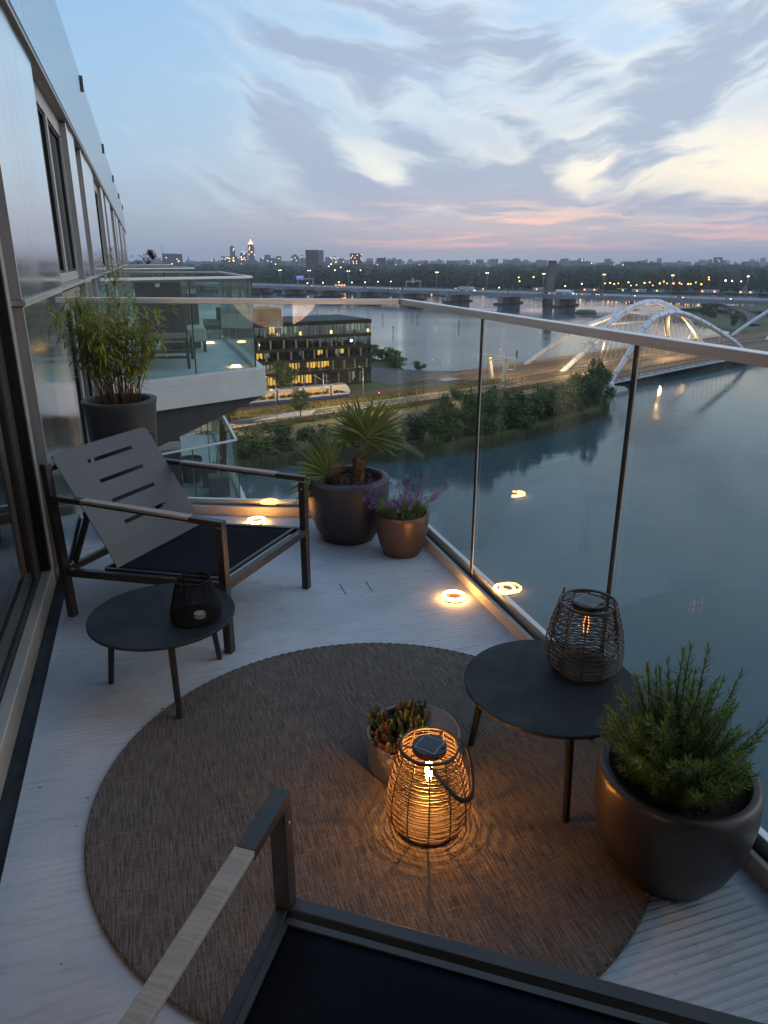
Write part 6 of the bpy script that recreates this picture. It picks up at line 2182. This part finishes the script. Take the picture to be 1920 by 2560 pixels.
for x in (-6.5, -3, 3.4, 6.4):
    MB().tube([(x, 2, 7.9), (x, 2, 11.6)], .12, 4).build('mast', M['pdark'], hs)
fg = random.Random(8)
hb_desc = ('pale houseboat moored left of the chimney', 'low houseboat just left of the tall chimney', 'white cabin houseboat right of the chimney', 'white houseboat by the lit moorings', 'dark houseboat among the orange lamps', 'long houseboat at the right of the moorings', 'houseboat near the poplars at the right', 'pale shed boat left of the long truck', 'small white boat between the lamps', 'white flat boat at the far right shore')
for i, (dg, D) in enumerate(((23.6, 868), (25.3, 872), (29.4, 880), (33.2, 884), (35.4, 880), (37.9, 880), (41.3, 884), (21.4, 864), (36.6, 872), (43.6, 880))):
    p = polar(dg, D, WZ)
    t = thing('houseboat', hb_desc[i], 'houseboat', p, R(90 - dg - 90) + R(6) * (i % 3 - 1), 'houseboats along the far shore')
    L = fg.uniform(14, 24)
    mb = MB()
    mb.add([(-L / 2, -2.4, 0), (L / 2, -2.4, 0), (L / 2 + 1.5, 0, 0), (L / 2, 2.4, 0), (-L / 2, 2.4, 0), (-L / 2, -2.5, 1.5), (L / 2, -2.5, 1.7), (L / 2 + 2, 0, 1.9), (L / 2, 2.5, 1.7), (-L / 2, 2.5, 1.5)], [(4, 3, 2, 1, 0), (5, 6, 7, 8, 9), (0, 1, 6, 5), (1, 2, 7, 6), (2, 3, 8, 7), (3, 4, 9, 8), (4, 0, 5, 9)])
    mb.build('hull', M['hull'], t)
    MB().box(-L * .42, L * .30, -2.1, 2.1, 1.71, 4.3).build('cabin', M['boat'] if i % 3 != 1 else M['brickw'], t)
    MB().box(-L * .44, L * .32, -2.3, 2.3, 4.31, 4.6).build('roof', M['roofc'] if i % 2 else M['white'], t)
    for k in range(4):
        x = -L * .38 + k * L * .17
        MB().box(x, x + 1.3, -2.16, -2.105, 2.4, 3.7).build('window', M['lit'] if (i + k) % 3 == 0 else M['cglass'], t)
# woods beyond the water: one mass of crowns, built of leaf clumps
def wood(name, spots, seed, mats):
    g = random.Random(seed)
    mb = MB()
    for (x, y, h, w_) in spots:
        mi0 = g.choice((0, 0, 1))
        nl = 70
        for k in range(nl):
            d = Vector((g.gauss(0, 1), g.gauss(0, 1), g.gauss(0, 1))).normalized()
            rr = g.uniform(.62, 1.)
            p = Vector((x + d.x * w_ / 2 * rr, y + d.y * w_ / 2 * rr, WZ + 1.2 + h * .56 + d.z * h * .44 * rr))
            nn = (d + Vector((g.gauss(0, .4), g.gauss(0, .4), g.gauss(0, .4)))).normalized()
            u_ = nn.orthogonal().normalized()
            v_ = nn.cross(u_)
            s_ = w_ * g.uniform(.09, .19)
            mb.add([p - u_ * s_, p - v_ * s_ * .8, p + u_ * s_, p + v_ * s_ * .8], [(0, 1, 2, 3)], mi0 if g.random() < .8 else 1 - mi0)
        mb.add([(x - w_ * .34, y, WZ + 1), (x + w_ * .34, y, WZ + 1), (x + w_ * .30, y, WZ + 1.2 + h * .8), (x - w_ * .30, y, WZ + 1.2 + h * .8)], [(0, 1, 2, 3)], 0)
        mb.add([(x, y - w_ * .34, WZ + 1), (x, y + w_ * .34, WZ + 1), (x, y + w_ * .30, WZ + 1.2 + h * .8), (x, y - w_ * .30, WZ + 1.2 + h * .8)], [(0, 1, 2, 3)], 0)
    mb.build(name, mats, kind='stuff')


def shore_D(dg):
    return (900 + max(0, dg - 46) * 16) if dg > 30 else 905 - (30 - dg) * .2


sp_ = []
for k in range(2150):
    dg = fg.uniform(-8, 73)
    q_ = fg.random() ** 1.5
    D = shore_D(dg) + 14 + q_ * 520
    hmax = 19 + 9 * noise.noise(Vector((dg * .22, 3.1, 0))) + 5 * noise.noise(Vector((dg * 1.1, 7., 0)))
    if 42 < dg:
        hmax *= .62
    h = max(7, hmax * fg.uniform(.6, 1.0) * (.62 + .38 * min(1, q_ * 6)))
    p = polar(dg, D)
    sp_.append((p.x, p.y, h, h * fg.uniform(.55, .85)))
wood('woodland', sp_, 3, [M['far1'], M['far2']])
sp_ = []
for k in range(1250):
    dg = fg.uniform(-8, 73)
    D = 1500 + 1500 * fg.random()
    p = polar(dg, D)
    h = (20 + 6 * noise.noise(Vector((dg * .3, 1., 2.)))) * fg.uniform(.75, 1.1)
    sp_.append((p.x, p.y, h, h * 1.25))
wood('woodland', sp_, 4, [M['far1'], M['far2']])
for i, (dg, D, h, w_) in enumerate(((12.95, 1150, 27, 17), (39.3, 905, 24, 8), (39.75, 907, 25, 8), (40.2, 905, 24, 8), (41.0, 904, 26, 9), (43.2, 905, 25, 9), (43.7, 905, 20, 9), (44.4, 906, 25, 11), (36.2, 885, 22, 24), (38.6, 890, 21, 22), (41.9, 905, 23, 20))):
    p = polar(dg, D, WZ + 1)
    tree(('pointed tree in front of the big brown tower block', 'first of the slender poplars right of the small arch', 'second slender poplar, middle of the three', 'third slender poplar of the close trio', 'slender poplar left of the flared tower', 'poplar pair left tree at the right shore', 'shorter poplar of the pair at the right shore', 'broad poplar nearest the right edge', 'great round tree above the lit moorings', 'second great round tree right of the lit moorings', 'round tree below the flared tower')[i], p.x, p.y, p.z, h, w_, tallc[0] if w_ < 18 else crowns[2], group='tall trees on the far shore', trunk_h=.08, name='tree')
for i, (x, y, h, w_) in enumerate(((330, 372, 5, 7), (345, 395, 8, 9), (362, 408, 7, 8), (301, 322, 7, 5), (395, 452, 6, 8), (336, 300, 4, 6))):
    tree(('low bush on the island under the slip road', 'round bush right of the slip road fence', 'bush beside the pale dome shed', 'dark round bush at the island shore below the slip road', 'bush where the slip road leaves the highway', 'bush at the near tip of the island')[i], x, y, WZ + .8, h, w_, crowns[i % 3], 'bush', 'bushes on the island', .03, 'bush')
ds = thing('dome_shed', 'small pale domed shed on the island beneath the highway', 'shed', (372, 402, WZ + 1))
MB().lathe([(2.2, 0), (2.2, 1.4), (1.9, 2.4), (1.1, 3.1), (0, 3.3)], 16).build('shell', M['boat'], ds, True)
isl = thing('mooring_island', 'small dark overgrown dolphin in the water in front of a highway pier', 'island', (289, 446, WZ))
MB().lathe([(7, -.5), (7.4, .6), (5.5, 1.6), (2, 2.2), (0, 2.1)], 14).build('mound', M['t2'], isl)
mb = MB()
for k in range(260):
    a_, q_ = g_.random() * 6.28, math.sqrt(g_.random()) * 6.6
    leaf_blade(mb, (q_ * math.cos(a_), q_ * math.sin(a_), 1.), (g_.gauss(0, .4), g_.gauss(0, .4), 1), g_.uniform(.8, 2.2), .3, .2, None, 0, 2)
mb.build('reeds', M['t2'], isl)['kind'] = 'stuff'
bo_desc = ('dark marker post in the water between glass corner and first seam', 'marker post far out left of the glass corner', 'marker post right beside the glass corner', 'marker post above the office roof', 'marker post right of the glass corner far out', 'marker post near the first glass seam')
for i, (x, y) in enumerate(((115.7, 346.1), (141.2, 475.4), (136.2, 427.1), (107.1, 477.7), (155.1, 418.3), (158.5, 363.6))):
    t = thing('marker_post', bo_desc[i], 'post', (x, y, WZ), 0, 'marker posts in the water')
    MB().tube([(0, 0, -1), (0, 0, 2.6)], .16, 6).build('post', M['hdark'], t)
    MB().lathe([(0, 2.4), (.32, 2.5), (.32, 3.3), (0, 3.5)], 8).build('topmark', M['hdark'], t)
# ================================================================== SKYLINE
CB = -31.


def tower(label, dg, D, wd, ztop, m='city', dp=None, step=None, top=None, wins=0, seed=1, name='tower_block', cat='tower'):
    p = polar(dg, D, CB)
    t = thing(name, label, cat, p, R(-dg))
    dp = dp or wd * .6
    h = ztop - CB
    MB().box(-wd / 2, wd / 2, 0, dp, 0, h).build('wall', M[m], t)
    if step:
        for (f0, f1, hh) in step:
            MB().box(-wd / 2 + wd * f0, -wd / 2 + wd * f1, dp * .2, dp * .8, h + .01, h + hh).build('roof_storey', M[m], t)
    g = random.Random(seed)
    if wins:
        me = None
        for k in range(wins):
            s_ = max(1.2, D * .0009)
            x, z = g.uniform(-wd * .45, wd * .42), g.uniform(h * .52, h * .96)
            if me is None:
                o = MB().box(0, s_, -.3, -.05, 0, s_ * 1.2).build('window', M['cwin'], t, loc=(x, 0, z))
                me = o.data
            else:
                link('window', me, t, (x, 0, z))
    return t, h, dp


t, h, d = tower('wide grey block with a roof mast at the far left of the skyline', 2.03, 2200, 37.5, 18.4, 'city', wins=1, seed=3)
MB().tube([(-17, 3, h), (-17, 3, h + 22)], .5, 5).build('mast', M['city'], t)
tower('narrower block joined on the right of the masted block', 2.72, 2230, 17.5, 17.6, 'city', wins=3, seed=4)
t, h, d = tower('slender dark tower with rounded top at the left of the skyline', 6.55, 3000, 19.7, 47, 'city', wins=3, seed=5)
MB().lathe([(9, 0), (8, 3.5), (5, 6), (0, 7)], 16, (0, d / 2, h)).build('dome', M['city'], t, True)
tower('broad block with many lights in front of the slender tower', 6.28, 2500, 50.4, 12.9, 'city', wins=12, seed=6)
t, h, d = tower('office tower with a blue lit crown', 7.35, 2800, 25.6, 27, 'city', wins=9, seed=7)
MB().box(-10, 6, -.5, d, h + .02, h + 5).build('lit_crown', M['cblue'], t)
t, h, d = tower('tallest skyline tower with golden stepped crown and spire', 7.9, 3000, 24.5, 52, 'cityb', step=((.12, .88, 8), ), wins=8, seed=8)
for q_, (f, z0, z1) in enumerate(((.40, 8.02, 11), (.26, 11.02, 15), (.13, 15.02, 19))):
    MB().box(-24.5 * f, 24.5 * f, d * (.5 - f), d * (.5 + f), h + z0, h + z1).build('lit_crown', M['cwin'], t)
MB().tube([(0, d / 2, h + 19), (0, d / 2, h + 27)], [1.4, .4], 6).build('spire', M['cwin'], t)
tower('long low grey block right of the golden tower', 9.11, 3200, 69, 10.2, 'city', wins=2, seed=9)
tower('stepped storey block rising behind the long low grey one', 9.08, 3250, 26.7, 23, 'city', seed=10)
tower('small grey tower right of the long low block', 9.9, 3300, 20.4, 18.6, 'city', wins=1, seed=11)
tower('grey tower with a raised middle left of the big brown block', 11.1, 3300, 32.5, 18.8, 'city', step=((.25, .75, 6.5),), wins=3, seed=12)
tower('thin tower touching the left side of the big brown block', 11.62, 3400, 10.6, 22.7, 'city', wins=1, seed=13)
t, h, d = tower('big brown slab tower, the largest block of the skyline', 12.36, 1600, 26, 21.8, 'cityb', dp=16)
MB().box(13.02, 24.5, .3, 16, 0, h - .4).build('end_wall', M['cityl'], t)
mb = MB()
for k in range(8):
    mb.box(-12 + k * 3.1, -11.3 + k * 3.1, -.25, -.02, 10, h - 1)
mb.build('window_strip', M['hdark'], t)
for i, (dg, w_, z) in enumerate(((13.62, 33.9, 15.4), (14.04, 11.3, 20.8), (14.49, 30.2, 10.1))):
    tower(('pale blue distant tower just right of the big brown block', 'needle thin distant tower behind the small lights', 'distant low tower left of the dark brick tower')[i], dg, 3600, w_, z, 'city', wins=2, seed=20 + i)
t, h, d = tower('dark brick tower with lit windows in the middle of the skyline', 15.66, 1700, 26.8, 14.9, 'cityb', wins=11, seed=30)
MB().box(-13.6, 13.6, -.4, d + .2, h + .01, h + 1.2).build('roof_edge', M['hdark'], t)
tower('left taller tower of the brown pair', 17.55, 1900, 23, 7.2, 'cityb', wins=1, seed=31, step=((.8, 1., 1.6),))
tower('right lower tower of the brown pair', 18.25, 1950, 17, -.4, 'cityb', seed=32)
tower('lonely pale tower above the wood left of centre', 20.9, 3600, 18.8, 1.1, 'city', seed=33)
t, h, d = tower('broad hazy building with a big dome above the wood', 27.49, 3500, 96.5, -2., 'city', seed=34)
MB().lathe([(21, 0), (20, 6), (15, 11), (8, 14), (0, 15)], 20, (8, d / 2, h)).build('dome', M['city'], t, True)
t, h, d = tower('long hazy building with a lit pinnacle right of the chimney', 32.22, 3300, 92.7, -1., 'city', step=((0, .4, 3.5),), seed=35)
MB().tube([(8, 2, h), (8, 2, h + 9)], [1.4, 1.0], 6).build('pinnacle', M['cwin'], t)
t, h, d = tower('long flat roofed hall with two chimneys over the round trees', 36.58, 1900, 85, -2.8, 'cityb', dp=20, seed=36, name='hall', cat='building')
for x in (-10, 18):
    MB().box(x - 2, x + 2, 4, 8, h, h + 3.6).build('chimney', M['hdark'], t)
t = thing('flared_tower', 'tower widening to its top above the right part of the wood', 'tower', polar(41.44, 3000, CB), R(-41.44))
MB().add([(-11, 0, 0), (11, 0, 0), (11, 16, 0), (-11, 16, 0), (-15.5, -3, 45.5), (15, -3, 45.5), (15, 18, 45.5), (-15.5, 18, 45.5)], [(3, 2, 1, 0), (4, 5, 6, 7), (0, 1, 5, 4), (1, 2, 6, 5), (2, 3, 7, 6), (3, 0, 4, 7)]).build('wall', M['city'], t)
for x, z in ((-2, 36), (4, 31)):
    MB().box(x, x + 2.4, -3, -2., z, z + 2.4).build('window', M['cwin'], t)
for i, (dg, D, z) in enumerate(((40.82, 3400, 8), (43.92, 3800, 14), (42.51, 3600, 4), (30.1, 3500, 3), (29.6, 3500, 2))):
    t = thing('church_spire', ('thin church spire just left of the flared tower', 'tall lattice spire near the right edge', 'small spire right of the flared tower', 'right of two small hazy spires by the chimney', 'left of two small hazy spires by the chimney')[i], 'spire', polar(dg, D, CB), R(-dg))
    MB().box(-3.2, 3.2, 0, 6.4, 0, (z - CB) * .62).build('tower', M['city'], t)
    MB().add([(-3.2, 0, 0), (3.2, 0, 0), (3.2, 6.4, 0), (-3.2, 6.4, 0), (0, 3.2, (z - CB) * .38)], [(0, 1, 4), (1, 2, 4), (2, 3, 4), (3, 0, 4)]).build('spire', M['city'], t, loc=(0, 0, (z - CB) * .62))
mb = MB()
for k in range(760):
    dg = fg.uniform(-6, 72)
    D = fg.uniform(3000, 6500)
    p = polar(dg, D)
    w_, h = fg.uniform(8, 42), fg.choice((14, 16, 18, 19, 20, 22, 23, 24, 25, 27, 30, 38)) * (1 + (D - 3000) / 9000) * fg.uniform(.85, 1.1)
    c, s_ = math.cos(R(-dg)), math.sin(R(-dg))
    q4 = [(p.x + c * a_ - s_ * b_, p.y + s_ * a_ + c * b_) for a_, b_ in ((-w_ / 2, 0), (w_ / 2, 0), (w_ / 2, 20), (-w_ / 2, 20))]
    mb.prism(q4, CB, CB + h)
mb.build('distant_city', M['city'], kind='stuff')
mb = MB()
for k in range(16):
    dg = fg.uniform(1, 47)
    D = fg.uniform(1500, 3000)
    p = polar(dg, D, -31 + fg.uniform(18, 30))
    s_ = D * .0003 * fg.uniform(.6, 1.3)
    mb.box(p.x - s_, p.x + s_, p.y - s_, p.y + s_, p.z - s_, p.z + s_)
mb.build('city_lights', M['lampon'], kind='stuff')

# ================================================================== AIR
hz, t_ = new_mat('evening_haze')
pv = t_.n('ShaderNodeVolumePrincipled')
pv.inputs['Color'].default_value = (.86, .91, 1., 1)
pv.inputs['Density'].default_value = HAZE = 1.2e-4
ov = t_.n('ShaderNodeOutputMaterial')
t_.t.links.new(pv.outputs[0], ov.inputs['Volume'])
MB().box(-6450, 6450, -950, 6950, WZ - 1.2, 80).build('haze', hz, kind='stuff')
S.cycles.volume_bounces = 0
